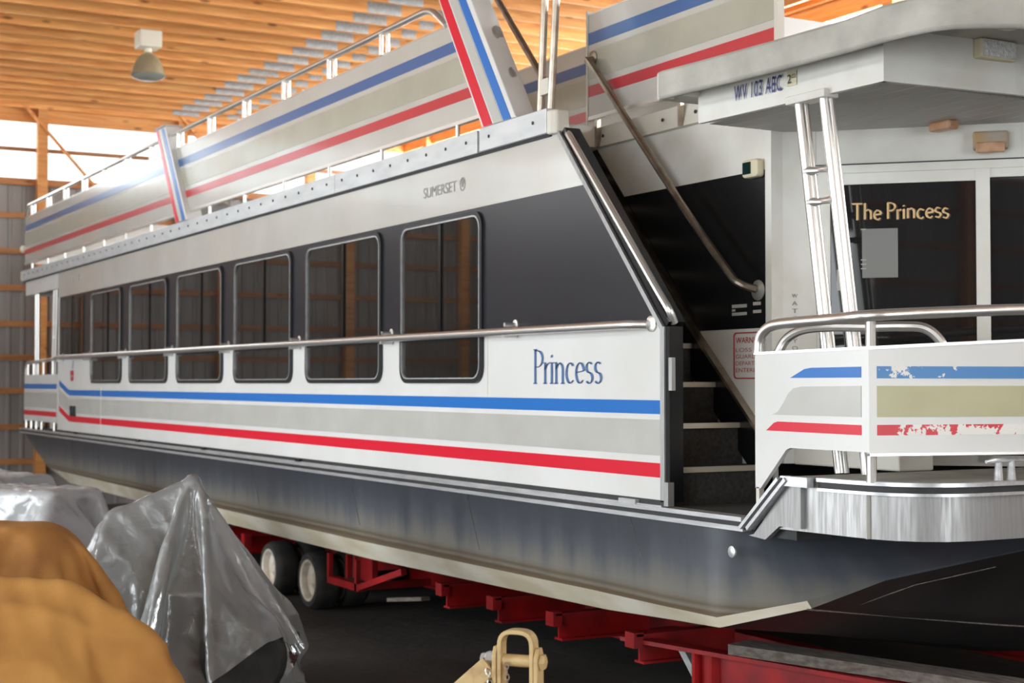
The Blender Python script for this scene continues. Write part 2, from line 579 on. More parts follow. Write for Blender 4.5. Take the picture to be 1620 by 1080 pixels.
def offset(path, d):
    """offset a plan path to the right by d"""
    n = len(path)
    out = []
    for i in range(n):
        a = Vector(path[max(i - 1, 0)])
        b = Vector(path[min(i + 1, n - 1)])
        t = (b - a).normalized()
        out.append((path[i][0] + t.y * d, path[i][1] - t.x * d))
    return out


def fillet(pts, r, n=5):
    P = [Vector(p) for p in pts]
    out = [P[0]]
    for i in range(1, len(P) - 1):
        a, b, c = P[i - 1], P[i], P[i + 1]
        rr = min(r, (a - b).length * 0.45, (c - b).length * 0.45)
        p0 = b + (a - b).normalized() * rr
        p1 = b + (c - b).normalized() * rr
        for k in range(n + 1):
            t = k / n
            out.append(p0 * (1 - t) ** 2 + b * 2 * t * (1 - t) + p1 * t * t)
    out.append(P[-1])
    return out


def smooth_path(pts, n=6):
    P = [Vector(p) for p in pts]
    P = [P[0] * 2 - P[1]] + P + [P[-1] * 2 - P[-2]]
    out = []
    for i in range(1, len(P) - 2):
        for k in range(n):
            t = k / n
            a, b, c, d = P[i - 1], P[i], P[i + 1], P[i + 2]
            out.append(0.5 * ((2 * b) + (c - a) * t + (2 * a - 5 * b + 4 * c - d) * t * t + (3 * b - a - 3 * c + d) * t ** 3))
    out.append(P[-2])
    return out


def empty(name, loc=(0, 0, 0), parent=None):
    o = bpy.data.objects.new(name, None)
    COL.objects.link(o)
    o.location = loc
    o.parent = parent
    return o


def tag(o, label, cat, group=None, kind=None):
    o['label'] = label
    o['category'] = cat
    if group:
        o['group'] = group
    if kind:
        o['kind'] = kind
    return o


def inst(name, me, parent, loc=(0, 0, 0), rot=(0, 0, 0)):
    o = bpy.data.objects.new(name, me)
    COL.objects.link(o)
    o.parent = parent
    o.location = loc
    o.rotation_euler = rot
    return o


def lettering(body, O, U, V, mat, parent, name='lettering', bold=0.0, lift=0.0, space=1.0):
    """flat printed text filling the rectangle O, O+U, O+V"""
    cu = bpy.data.curves.new('tmp', 'FONT')
    cu.body = body
    cu.offset = bold
    cu.align_x = 'CENTER'
    cu.space_character = space
    to = bpy.data.objects.new('tmp', cu)
    COL.objects.link(to)
    bpy.context.view_layer.update()
    me0 = to.to_mesh()
    co = np.array([v.co[:] for v in me0.vertices])
    polys = [list(p.vertices) for p in me0.polygons]
    to.to_mesh_clear()
    bpy.data.objects.remove(to)
    bpy.data.curves.remove(cu)
    lo, hi = co.min(0), co.max(0)
    O, U, V = Vector(O), Vector(U), Vector(V)
    N = U.cross(V).normalized()
    mb = MB()
    mb.add([O + U * ((c[0] - lo[0]) / (hi[0] - lo[0])) + V * ((c[1] - lo[1]) / (hi[1] - lo[1])) + N * lift for c in co], polys)
    return mb.build(name, mat, parent)


def arc(cx, cy, rx, ry, a0, a1, n=12):
    return [(cx + rx * math.cos(R(a0 + (a1 - a0) * i / n)), cy + ry * math.sin(R(a0 + (a1 - a0) * i / n))) for i in range(n + 1)]


GLYPH = {
    'P': (0.46, [[(0.06, 0), (0.06, 1)], [(0.06, .97)] + arc(.18, .73, .22, .24, 90, -90) + [(0.06, .49)]], [(0.06, 0), (0.06, 1)]),
    'r': (0.30, [[(0.06, 0), (0.06, .6)], [(0.06, .42), (.13, .54), (.24, .6)]], [(0.06, 0), (0.02, .6)]),
    'i': (0.20, [[(0.06, 0), (0.06, .6)], [(.06, .76), (.06, .83)]], [(0.06, 0), (0.02, .6)]),
    'n': (0.46, [[(0.06, 0), (0.06, .6)], [(0.06, .42), (.12, .53), (.23, .6), (.32, .54), (.35, .42), (.35, 0)]], [(0.06, 0), (.35, 0), (0.02, .6)]),
    'c': (0.42, [arc(.22, .3, .17, .29, 45, 315)], []),
    'e': (0.44, [[(.06, .31), (.39, .36)] + arc(.22, .3, .17, .29, 12, 315)], []),
    's': (0.36, [arc(.17, .45, .12, .145, 40, 265) + arc(.17, .155, .125, .15, 85, -145)], []),
    'T': (0.56, [[(0, 1), (.5, 1.0)], [(.25, 1), (.25, 0)]], []),
    'h': (0.46, [[(0.06, 0), (0.06, 1)], [(0.06, .42), (.12, .53), (.23, .6), (.32, .54), (.35, .42), (.35, 0)]], [(0.06, 0), (.35, 0), (0.03, 1)]),
    ' ': (0.22, [], []),
}


def pen(text, O, U, V, v1, v2, serif, mat, parent, lift, wob=0.0):
    """hand-drawn letters: every stroke is swept with a broad nib v1 x v2 (in letter units)"""
    adv = sum(GLYPH[ch][0] for ch in text)
    O, U, V = Vector(O), Vector(U), Vector(V)
    N = U.cross(V).normalized()
    mb = MB()
    x0 = 0.0

    def q(p):
        return O + U * (p[0] / adv) + V * p[1] + N * lift

    for gi, ch in enumerate(text):
        w, strokes, ser = GLYPH[ch]
        dy = wob * math.sin(gi * 2.1)
        for st in strokes:
            for a, b in zip(st, st[1:]):
                for v in (v1, v2):
                    mb.add([q((x0 + a[0] - v[0], dy + a[1] - v[1])), q((x0 + a[0] + v[0], dy + a[1] + v[1])),
                            q((x0 + b[0] + v[0], dy + b[1] + v[1])), q((x0 + b[0] - v[0], dy + b[1] - v[1]))], [(0, 1, 2, 3)])
        if serif:
            for sx, sy in ser:
                a, b = (x0 + sx - serif, sy), (x0 + sx + serif, sy)
                mb.add([q((a[0], a[1] - .012)), q((b[0], b[1] - .012)), q((b[0], b[1] + .022)), q((a[0], a[1] + .022))], [(0, 1, 2, 3)])
        x0 += w
    return mb.build('lettering', mat, parent)


# ------------------------------------------------------------------ the shed
fl = MB()
fl.box(-45, 30, -40, 30, -0.2, 0.0)
fo = fl.build('floor', 'floorc')
tag(fo, 'dark compacted dirt floor of the storage shed', 'floor', kind='structure')

ZB, ZT = 5.52, 6.56
GIRTS = [0.777, 1.364, 1.972, 2.538, 3.105, 3.715, 4.336, 4.948]


def rib_sheet(mb, u0, u1, z0, z1, y):
    per = 0.2286
    n = max(1, int(round((u1 - u0) / per)))
    per = (u1 - u0) / n
    pr = []
    for i in range(n):
        b = u0 + i * per
        pr += [(b, y), (b + per * .62, y), (b + per * .72, y - .022), (b + per * .9, y - .022)]
    pr.append((u1, y))
    vs, fs = [], []
    for u, yy in pr:
        vs += [(u, yy, z0), (u, yy, z1)]
    for i in range(len(pr) - 1):
        fs.append([2 * i, 2 * i + 2, 2 * i + 3, 2 * i + 1])
    mb.add(vs, fs)


def shed_wall(name, label, origin, rotz, length, p0, door=None):
    """local x runs along the wall, the inside of the shed is towards -y"""
    w = empty(name, origin)
    w.rotation_euler = (0, 0, rotz)
    tag(w, label, 'wall', kind='structure')
    doors = door or []
    spans, u = [], 0
    solid = []
    for d0, d1, dz_ in doors:
        spans += [(u, d0, 0, ZB), (d0, d1, dz_, ZB)]
        solid.append((u, d0))
        u = d1
    spans.append((u, length, 0, ZB))
    solid.append((u, length))
    mb = MB()
    for u0, u1, z0, z1 in spans:
        if u1 - u0 > 0.05:
            rib_sheet(mb, u0, u1, z0, z1, 0.05)
    rib_sheet(mb, 0, length, ZT, 8.2, 0.05)
    mb.build('metal_sheeting', 'sheet', w)
    posts = []
    u = p0
    while u < length:
        if not any(d0 + .1 < u < d1 - .1 for d0, d1, _ in doors):
            posts.append(u)
        u += 2.44
    pme = MB().box(-.085, .085, -.14, .03, 0, 6.86).mesh('post', 'pine')
    for u in posts:
        o = inst('post', pme, w, (u, -.03, 0))
    for z in GIRTS + [6.076]:
        for u0, u1 in (solid if z < 4.5 else [(0, length)]):
            if u1 - u0 < .3:
                continue
            h = .05 if z < 6 else .035
            g = MB().box(u0 - (u0 + u1) / 2, u1 - (u0 + u1) / 2, -.02, .022, -h, h).build('girt', 'pinedark', w)
            g.location = ((u0 + u1) / 2, 0, z)
    g = MB().box(-length / 2, length / 2, -.05, .03, -.06, .06).build('sill_girt', 'pinedark', w)
    g.location = (length / 2, 0, ZB)
    for k, (z, h) in enumerate(((6.66, .12), (6.82, .06))):
        g = MB().box(-length / 2, length / 2, -.06, .03, -h, h).build('header_beam', 'pine', w)
        g.location = (length / 2, 0 if k == 0 else -.12, z)
    edges = [0] + [u for u in np.arange(p0, length, 2.44)] + [length]
    for a, b in zip(edges, edges[1:]):
        if b - a > .2:
            MB().box(a + .01, b - .01, .035, .04, ZB, ZT).build('clear_panel', 'clear', w)
    return w


wb = shed_wall('wall_back', 'ribbed grey metal end wall with timber girts and clear panels under the eaves', (-26.5, -10.4, 0), R(90), 18.1, (0.82 + 10.4) % 2.44)
br = MB().beam((.47 + 10.4, -.16, 6.85), (1.72 + 10.4, -.16, 5.48), .04, .09, (0, 1, 0)).build('brace', 'pine', wb)
br = MB().beam((3.2 + 10.4, -.16, 6.85), (4.45 + 10.4, -.16, 5.48), .04, .09, (0, 1, 0)).build('brace', 'pine', wb)
shed_wall('wall_far', 'ribbed metal side wall with timber posts beyond the houseboat', (-26.5, 7.7, 0), 0, 36.0, 1.2)
wn = shed_wall('wall_near', 'ribbed metal side wall with open doorway behind the viewer', (9.5, -10.4, 0), R(180), 36.0, .9, door=[(5.3, 13.3, 4.5), (18.1, 26.1, 4.5)])  # second opening is added to admit the side fill
shed_wall('wall_front', 'ribbed metal end wall ahead of the houseboat bow', (9.5, 7.7, 0), R(-90), 18.1, 1.0, door=[(3.2, 11.2, 4.5)])

ceil = empty('ceiling', (0, 0, 6.85))
tag(ceil, 'ceiling of closely spaced orange pine roof trusses under metal roofing', 'ceiling', kind='structure')
MB().box(-26.7, 9.7, -10.6, 7.9, 1.0, 1.05).build('roofing_sheet', 'roofsheet', ceil)
chord = MB().box(-9.05, 9.05, -.019, .019, 0, .19).mesh('truss_chord', 'pine')
gus = MB().box(-.24, .24, -.022, -.019, .004, .186).mesh('gusset_plate', 'gusset')
gus2 = MB().box(-.11, .11, -.022, -.019, .02, .15).mesh('gusset_plate', 'gusset')
x = -26.25
k = 0
while x < 9.3:
    c = inst('truss_chord', chord, ceil, (x, -1.35 + random.uniform(-.02, .02), random.uniform(-.008, .008)), (0, random.uniform(-.002, .002), R(90)))
    if x < -7:
        for yy, g in ((3.31, gus), (4.15, gus2)):
            # chord local +x is world +y, local -y is world +x (the face towards the viewer)
            inst('gusset_plate', g, c, (yy + 1.35 + random.uniform(-.03, .03), 0, 0))
    x += .565
    k += 1
for xx in (-24, -20, -16, -12, -8):
    MB().beam((xx - .5, 6.9, .25), (xx + 2.4, 7.2, .9), .04, .12).build('web_member', 'pine', ceil)
MB().box(-26.4, 9.4, 7.2, 7.25, -.12, .16).build('eave_beam', 'pine', ceil)

# high bay lamp
lp = empty('high_bay_lamp', (-20.1, 0.86, 6.2))
tag(lp, 'white high bay lamp hanging from the timber ceiling', 'lamp')
MB().box(-.15, .15, -.15, .15, .40, .63).build('ballast_box', 'lampwhite', lp, bevel=.02)
MB().lathe((0, 0, .32), (0, 0, 1), [(.05, 0), (.05, .03), (.045, .09)], 16).build('neck', 'lampwhite', lp, True)
MB().lathe((0, 0, 0), (0, 0, 1), [(.225, .045), (.21, .10), (.18, .19), (.13, .28), (.07, .33), (.05, .345)], 28).build('shade', 'lampshade', lp, True)
MB().lathe((0, 0, 0), (0, 0, 1), [(.10, -.03), (.19, -.005), (.228, .03), (.225, .045)], 28).build('lens', 'lens', lp, True)

# ------------------------------------------------------------------ the houseboat
boat = empty('houseboat', (0, 0, 0))
tag(boat, 'long white two-deck houseboat with blue, tan and red stripes on a red trailer', 'houseboat')
CW = 4.9          # beam of the boat
CY = CW / 2

# hull: stations along x, each with (y, z) of sheer, knuckle, chine, keel
ST = [
    (-23.88, (0.02, 1.42), (0.03, 1.40), (0.05, 1.39), (CY, 1.38)),
    (-23.55, (0.0, 1.42), (0.02, 1.30), (0.04, 1.28), (CY, 1.25)),
    (-22.80, (0.0, 1.42), (0.02, 1.09), (0.05, 1.07), (CY, 1.02)),
    (-22.04, (0.0, 1.42), (0.02, 0.90), (0.07, 0.875), (CY, 0.70)),
    (-21.20, (0.0, 1.42), (0.02, 0.89), (0.12, 0.73), (CY, 0.42)),
    (-16.0, (0.0, 1.42), (0.02, 0.87), (0.12, 0.71), (CY, 0.40)),
    (-11.0, (0.0, 1.42), (0.02, 0.86), (0.12, 0.71), (CY, 0.40)),
    (-7.6, (0.0, 1.42), (0.02, 0.88), (0.11, 0.76), (CY, 0.40)),
    (-6.9, (0.0, 1.42), (0.01, 0.88), (0.07, 0.80), (CY, 0.42)),
    (-6.41, (0.01, 1.42), (0.02, 0.88), (0.04, 0.825), (CY, 0.50)),
    (-5.99, (0.10, 1.40), (0.27, 1.00), (0.30, 0.96), (CY, 0.68)),
    (-5.78, (0.25, 1.40), (0.585, 1.12), (0.60, 1.105), (CY, 0.86)),
    (-5.52, (0.50, 1.40), (0.89, 1.212), (0.90, 1.204), (CY, 1.05)),
    (-5.22, (0.95, 1.40), (1.29, 1.325), (1.30, 1.32), (CY, 1.26)),
]


def loft(rows, mb, mi):
    n = len(rows[0])
    vs = [p for r in rows for p in r]
    fs = []
    for i in range(len(rows) - 1):
        for j in range(n - 1):
            fs.append([i * n + j, i * n + j + 1, (i + 1) * n + j + 1, (i + 1) * n + j])
    mb.add(vs, fs, mi)


def lerp(a, b, t):
    return tuple(a[i] + (b[i] - a[i]) * t for i in range(len(a)))


# densify the stations so the bow and stern run in smooth curves
DST = []
for i in range(len(ST) - 1):
    for k in range(4):
        DST.append((lerp((ST[i][0],), (ST[i + 1][0],), k / 4)[0],) + tuple(lerp(ST[i][j], ST[i + 1][j], k / 4) for j in range(1, 5)))
DST.append(ST[-1])
hb = MB()
for mir in (0, 1):
    def my(y):
        return CW - y if mir else y
    rows = []
    for s in DST:
        rows.append([(s[0], my(lerp(s[1], s[2], t)[0]), lerp(s[1], s[2], t)[1]) for t in (0, .33, .66, 1)])
    loft(rows, hb, 0)
    loft([[(s[0], my(s[2][0]), s[2][1]), (s[0], my(s[3][0]), s[3][1])] for s in DST if s[0] < -5.98], hb, 1)
    loft([[(s[0], my(s[2][0]), s[2][1]), (s[0], my(s[3][0]), s[3][1])] for s in DST if s[0] > -6.0], hb, 0)
    loft([[(s[0], my(lerp(s[3], s[4], t)[0]), lerp(s[3], s[4], t)[1]) for t in (0, .5, 1)] for s in DST], hb, 2)
hb.prism_z([(-23.86, .03), (-5.9, .03), (-5.3, .9), (-5.3, CW - .9), (-5.9, CW - .03), (-23.86, CW - .03)], 1.37, 1.41, 2)
hull = hb.build('hull', ['hull', 'hullstrip', 'hullbottom'], boat, True)
# plate seams over the raked bow
MB().tube([(-6.0, .28, .955), (-6.03, .9, .87), (-6.02, 1.6, .775), (-6.0, CY, .675)], .005, 6).build('weld_seam', 'bunk', hull)
MB().tube([(-6.01, .50, .925), (-5.78, .80, 1.07), (-5.52, 1.1, 1.172)], .003, 6).build('weld_seam', 'bunk', hull)
for xs in (-20.6, -18.9, -16.2, -13.5, -11.2, -9.2, -7.2):
    MB().tube([(xs, -.001, 1.36), (xs + .12, .008, 1.1), (xs + .17, .014, .98)], .0018, 5).build('weld_seam', 'bunk', hull)
# rub rail along the sheer, with its black insert
MB().box(-23.8, -6.12, -.035, .02, 1.352, 1.376).build('rub_rail', 'alubright', hull)
MB().box(-23.8, -6.12, -.028, .02, 1.376, 1.402).build('rail_insert', 'rubber', hull)
MB().box(-23.8, -6.12, -.045, .05, 1.402, 1.425).build('rub_rail', 'alubright', hull)
MB().box(-21.45, -6.84, -.012, .05, 1.428, 1.458).build('drain_channel', 'rubber', hull)
MB().box(-21.45, -6.84, -.03, .0, 1.424, 1.432).build('rub_rail', 'alubright', hull)
for xs in (-20.3, -17.3, -14.9, -12.3):
    MB().box(xs, xs + .1, -.04, -.005, 1.43, 1.452).build('drain_plug', 'black', hull)
MB().box(-7.25, -7.08, -.04, -.005, 1.425, 1.45).build('drain_plug', 'alubright', hull)
MB().lathe((-6.23, -.012, 1.24), (0, -1, 0), [(.03, 0), (.03, .01), (.012, .014)], 12).build('through_hull_fitting', 'alubright', hull, True)

# side wall of the cabin
SIDE = [(-21.45, 1.458), (-6.86, 1.458), (-6.86, 2.40), (-7.965, 3.64), (-21.45, 3.64)]
sw = MB().prism_y(SIDE, 0.0, 0.06).build('side_wall', 'white', boat)
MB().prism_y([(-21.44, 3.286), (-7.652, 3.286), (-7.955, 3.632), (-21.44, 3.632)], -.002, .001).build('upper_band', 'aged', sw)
BAND = [(-21.33, 2.425), (-6.90, 2.425), (-7.655, 3.286), (-21.33, 3.286)]
MB().prism_y(BAND, -0.004, 0.001).build('dark_band', 'darkband', sw)


def stripe(poly, m, parent, d=0.004, base=0.0):
    return MB().prism_y(poly, base - d, base + .001).build('stripe', m, parent)


G = 0.02
for x0, x1 in ((-19.04, -6.875),):
    stripe([(x0, 1.935), (x1, 1.930), (x1, 2.006), (x0, 2.011)], 'blue', sw)
    stripe([(x0, 1.70), (x1, 1.702), (x1, 1.899), (x0, 1.90)], 'tan', sw)
    stripe([(x0, 1.585), (x1, 1.581), (x1, 1.660), (x0, 1.664)], 'red', sw)
# the stern length, where the bands kick up
for zl, zh, m in ((1.935, 2.011, 'blue'), (1.70, 1.90, 'tan'), (1.585, 1.664, 'red')):
    stripe([(-21.33, zl + .13), (-20.75, zl), (-19.08, zl), (-19.08, zh), (-20.75, zh), (-21.33, zh + .13)], m, sw)
MB().box(-19.066, -19.05, -.005, 0, 1.46, 2.05).build('panel_joint', 'trim_white', sw)
MB().box(-19.062, -19.054, -.004, 0, 3.29, 3.63).build('panel_joint', 'fadegrey', sw)
MB().box(-8.895, -8.885, -.0025, 0, 2.02, 2.40).build('panel_joint', 'cream', sw)
# corner trim at the forward end
MB().box(-6.875, -6.835, -.012, .075, 1.45, 2.41).build('corner_trim', 'alu', sw)
MB().box(-6.835, -6.80, .0, .09, 1.45, 2.41).build('door_jamb', 'black', sw)
MB().beam((-6.86, .03, 2.40), (-7.965, .03, 3.64), .085, .03, (0, 0, 1)).build('corner_trim', 'alu', sw)
MB().beam((-6.83, .06, 2.42), (-7.93, .06, 3.65), .11, .05, (0, 0, 1)).build('door_jamb', 'black', sw)
MB().box(-6.805, -6.775, -.004, .02, 2.06, 2.24).build('latch_plate', 'alu', sw)
MB().box(-6.83, -6.79, -.02, .02, 1.43, 1.56).build('latch_plate', 'alu', sw)
# name on the side, faded maker's mark, small fittings
pen('Princess', (-8.27, 0, 2.098), (.80, 0, 0), (0, 0, .212), (.042, .012), (-.004, .014), .085, 'textblue', sw, .005)
lettering('SUMERSET', (-9.86, 0, 3.432), (.52, 0, 0), (0, 0, .075), 'markgrey', sw, lift=.005)
em = MB()
for a in range(14):
    t0, t1 = 2 * math.pi * a / 14, 2 * math.pi * (a + 1) / 14
    ri, ro = .034, .042
    em.add([(-9.25 + r * math.cos(t), -.005, 3.47 + r * math.sin(t) * 1.15) for r, t in ((ri, t0), (ro, t0), (ro, t1), (ri, t1))], [(0, 1, 2, 3)])
for pts in ([(-9.28, 3.475), (-9.25, 3.515), (-9.22, 3.48), (-9.24, 3.47), (-9.235, 3.45), (-9.265, 3.45), (-9.26, 3.47)],):
    em.add([(px_, -.005, pz_) for px_, pz_ in pts], [list(range(len(pts)))])
em.build('emblem', 'markgrey', sw)
eb = MB()
eb.add([(-20.68, -.004, 2.20), (-20.50, -.004, 2.20), (-20.50, -.004, 2.27), (-20.68, -.004, 2.27)], [(0, 1, 2, 3)])
eb.add([(-20.66, -.004, 2.13), (-20.52, -.004, 2.13), (-20.50, -.004, 2.19), (-20.68, -.004, 2.19)], [(0, 1, 2, 3)])
eb.add([(-20.60, -.004, 2.29), (-20.55, -.004, 2.29), (-20.50, -.004, 2.40), (-20.53, -.004, 2.40)], [(0, 1, 2, 3)], 1)
eb.build('emblem', ['warnred', 'textblue'], sw)
for xv in (-20.62, -20.44):
    MB().prism_y([(xv, 1.66), (xv + .075, 1.66), (xv + .075, 1.80), (xv, 1.80)], -.03, 0).build('vent', 'rubber', sw, bevel=.01)
for xv, w_ in ((-20.6, .09), (-20.25, .06)):
    MB().prism_y([(xv, 3.46), (xv + w_, 3.46), (xv + w_, 3.54), (xv, 3.54)], -.015, 0).build('vent', 'fadegrey', sw)

# windows
WIN = [(-10.23, -8.94, .51), (-12.13, -10.57, .52), (-13.99, -12.455, .535), (-15.85, -14.33, .55), (-17.72, -16.19, .54), (-19.55, -18.08, .56)]
WZ0, WZ1 = 2.10, 3.262


def rrect(x0, x1, z0, z1, r, n=5):
    out = []
    for cx, cz, a0 in ((x1 - r, z1 - r, 0), (x0 + r, z1 - r, 90), (x0 + r, z0 + r, 180), (x1 - r, z0 + r, 270)):
        for k in range(n + 1):
            a = R(a0 + 90 * k / n)
            out.append((cx + r * math.cos(a), cz + r * math.sin(a)))
    return out


def ring_y(mb, outer, inner, y0, y1, mi=0):
    n = len(outer)
    vs = [(p[0], y0, p[1]) for p in outer] + [(p[0], y0, p[1]) for p in inner] + [(p[0], y1, p[1]) for p in outer] + [(p[0], y1, p[1]) for p in inner]
    fs = []
    for i in range(n):
        j = (i + 1) % n
        fs += [[i, j, n + j, n + i], [2 * n + i, 3 * n + i, 3 * n + j, 2 * n + j], [i, 2 * n + i, 2 * n + j, j], [n + i, n + j, 3 * n + j, 3 * n + i]]
    mb.add(vs, fs, mi)


for x0, x1, mf in WIN:
    w = empty('window', ((x0 + x1) / 2, 0, WZ0), boat)
    ww = x1 - x0
    h = WZ1 - WZ0
    xm = -ww / 2 + ww * mf
    mb = MB()
    ring_y(mb, rrect(-ww / 2, ww / 2, 0, h, .11), rrect(-ww / 2 + .035, ww / 2 - .035, .035, h - .03, .085), -.022, .002)
    mb.build('frame', 'frame', w, True)
    mb = MB()
    ring_y(mb, rrect(-ww / 2 + .03, ww / 2 - .03, .03, h - .025, .09), rrect(-ww / 2 + .038, ww / 2 - .038, .038, h - .036, .085), -.025, -.004)
    mb.build('frame_bead', 'gusset', w, True)
    MB().prism_y(rrect(-ww / 2 + .03, ww / 2 - .03, .03, .325, .08)[10:] + [(ww / 2 - .03, .325), (-ww / 2 + .03, .325)], -.008, -.005).build('pane', 'winglass', w)
    MB().prism_y([(-ww / 2 + .03, .325), (xm, .325), (xm, h - .03)] + rrect(-ww / 2 + .03, ww / 2 - .03, .03, h - .03, .09)[6:12], -.0105, -.0085).build('pane', 'winglass', w)
    MB().prism_y([(xm, .325), (ww / 2 - .03, .325)] + rrect(-ww / 2 + .03, ww / 2 - .03, .03, h - .03, .09)[0:6] + [(xm, h - .03)], -.008, -.006).build('pane', 'winglass', w)
    MB().box(xm - .02, xm + .02, -.02, -.004, .32, h - .035).build('mullion', 'black', w)
    MB().box(-ww / 2 + .03, ww / 2 - .03, -.02, -.004, .30, .345).build('transom_bar', 'frame', w)
# the narrow stern window within the dark band
w = empty('window', (-20.45, 0, 2.43), boat)
MB().box(-.86, -.16, -.010, -.004, .0, .80).build('pane', 'winglass', w)
MB().box(-.12, .46, -.012, -.004, .0, .80).build('pane', 'winglass', w)
MB().box(-.16, -.11, -.018, -.004, .0, .83).build('mullion', 'black', w)
MB().box(.46, .50, -.016, -.004, .0, .83).build('mullion', 'frame', w)

# long grab rail on the side
hr = MB().tube(fillet([(-21.33, -.02, 2.452), (-21.28, -.085, 2.452), (-7.08, -.085, 2.428), (-6.98, -.02, 2.425)], .06), .026, 12).build('grab_rail', 'steel', boat, True)
for xb in (-21.1, -19.62, -17.9, -16.02, -14.16, -12.29, -10.4, -8.5):
    mb = MB()
    mb.lathe((xb, -.004, 2.475), (0, -1, 0), [(.035, 0), (.035, .008), (.014, .012), (.014, .085)], 12)
    mb.box(xb - .018, xb + .018, -.10, -.004, 2.392, 2.42)
    mb.build('bracket', 'steel', hr, True)
MB().lathe((-6.965, -.004, 2.43), (0, -1, 0), [(.045, 0), (.045, .008), (.03, .014)], 20).build('bracket', 'steel', hr, True)

# other walls of the cabin, roof deck, stern porch
cab = MB()
cab.box(-21.42, -6.9, CW - .06, CW, 1.42, 3.64)
cab.box(-21.45, -21.39, .06, CW - .06, 1.42, 3.6)
cab.build('cabin_wall', 'white', boat)
RD = MB()
RD.prism_z([(-23.68, .0), (-8.95, .0), (-8.95, .8), (-6.9, .8), (-6.9, CW), (-23.68, CW)], 3.64, 3.70)
rd = RD.build('roof_deck', 'grey_roof', boat)
MB().box(-23.6, -21.45, .02, CW - .02, 1.42, 1.45).build('porch_floor', 'stairgrey', boat)
# white soffit beam over the stern porch
MB().box(-23.64, -21.45, .005, .05, 3.42, 3.64).build('porch_fascia', 'white', boat)
MB().box(-23.64, -23.60, .05, CW - .05, 3.42, 3.64).build('porch_fascia', 'white', boat)

# aluminium roof edge in lengths, with bolts
bolt = MB().lathe((0, 0, 0), (0, -1, 0), [(.012, 0), (.012, .004), (.006, .007)], 8).mesh('bolt', 'rubber', True)
for xa, xb in ((-23.70, -20.6), (-20.59, -17.4), (-17.39, -14.3), (-14.29, -11.46), (-11.45, -8.98)):
    re_ = MB().box(xa, xb, -.035, .02, 3.645, 3.80).build('roof_edge', 'alutrim', boat, bevel=.004)
    nb = int((xb - xa) / .29)
    for i in range(nb):
        inst('bolt', bolt, re_, (xa + (i + .5) * (xb - xa) / nb, -.036, 3.735))
re_ = MB().box(-8.92, -8.04, -.05, .10, 3.645, 3.80).build('roof_edge', 'alutrim', boat, bevel=.004)
for xb in (-8.78, -8.2):
    inst('bolt', bolt, re_, (xb, -.051, 3.73))
MB().box(-23.69, -8.05, -.02, .0, 3.63, 3.648).build('roof_edge_gap', 'rubber', boat)
MB().prism_z([(-8.04, -.05), (-7.99, -.045), (-7.955, -.02), (-7.955, .07), (-8.04, .07)], 3.635, 3.785).build('edge_cap', 'cream', boat, bevel=.012)
MB().box(-23.78, -23.70, -.045, .07, 3.655, 3.80).build('edge_cap', 'cream', boat, bevel=.012)
# inboard roof edge over the stairwell
re2 = MB()
re2.prism_x([(.72, 3.70), (.80, 3.69), (.80, 3.84), (.75, 3.84)], -8.72, -6.88)
re2.prism_y([(-8.80, 3.68), (-8.66, 3.70), (-8.66, 3.84), (-8.80, 3.84)], .10, .80)
re2 = re2.build('stairwell_edge', 'cream', boat)
for xb in (-8.6, -8.25, -7.9, -7.55, -7.2):
    inst('bolt', bolt, re2, (xb, .728, 3.77))


# striped guard panels of the upper deck
ZP = dict(b=3.915, rl=4.05, rh=4.125, tl=4.17, th=4.365, bl=4.405, bh=4.488, t=4.61)


def guard(x0, x1, y, slope0=0.0, slope1=0.0, th=.03, face=-1, steelmat='steel', tanstripe=True, dz=0.0):
    """panel between x0 and x1; slope: shift of the end per metre of height"""
    zm = ZP['b']

    def X0(z):
        return x0 + slope0 * (z - zm)

    def X1(z):
        return x1 + slope1 * (z - zm)

    def poly(zl, zh):
        return [(X0(zl), zl + dz), (X1(zl), zl + dz), (X1(zh), zh + dz), (X0(zh), zh + dz)]
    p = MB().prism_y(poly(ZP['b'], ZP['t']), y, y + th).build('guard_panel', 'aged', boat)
    d = (-.003, .001) if face < 0 else (th - .001, th + .003)
    for a, b, m in (('rl', 'rh', 'red'), ('tl', 'th', 'tan'), ('bl', 'bh', 'blue')):
        if m == 'tan' and not tanstripe:
            continue
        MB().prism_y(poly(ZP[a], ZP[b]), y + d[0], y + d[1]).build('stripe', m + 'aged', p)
    MB().prism_y(poly(ZP['b'] - .025, ZP['b']), y - .006, y + th + .006).build('edge_trim', 'steel', p)
    MB().prism_y(poly(ZP['t'], ZP['t'] + .010), y - .003, y + th + .003).build('edge_trim', 'steel', p)
    return p


guard(-23.69, -15.98, .0, 0, -.30)
guard(-15.80, -9.02, .0, -.55, -.60)
guard(-23.69, -8.0, CW - .03, 0, 0, face=1)
guard(-8.74, -6.74, .70, 0, 0)
guard(-10.35, -9.3, 1.2, -.6, 0)
guard(-9.3, -8.3, 1.2, 0, 0)
gp = MB().box(-8.755, -8.735, .69, .74, 3.70, 4.64).build('panel_post', 'cream', boat)
gp = MB().box(-6.745, -6.715, .69, .74, 3.70, 4.64).build('panel_post', 'cream', boat)
for xp in (-8.66, -7.7):
    MB().box(xp, xp + .03, .70, .73, 3.70, 3.90).build('panel_post', 'steelwarm', boat)
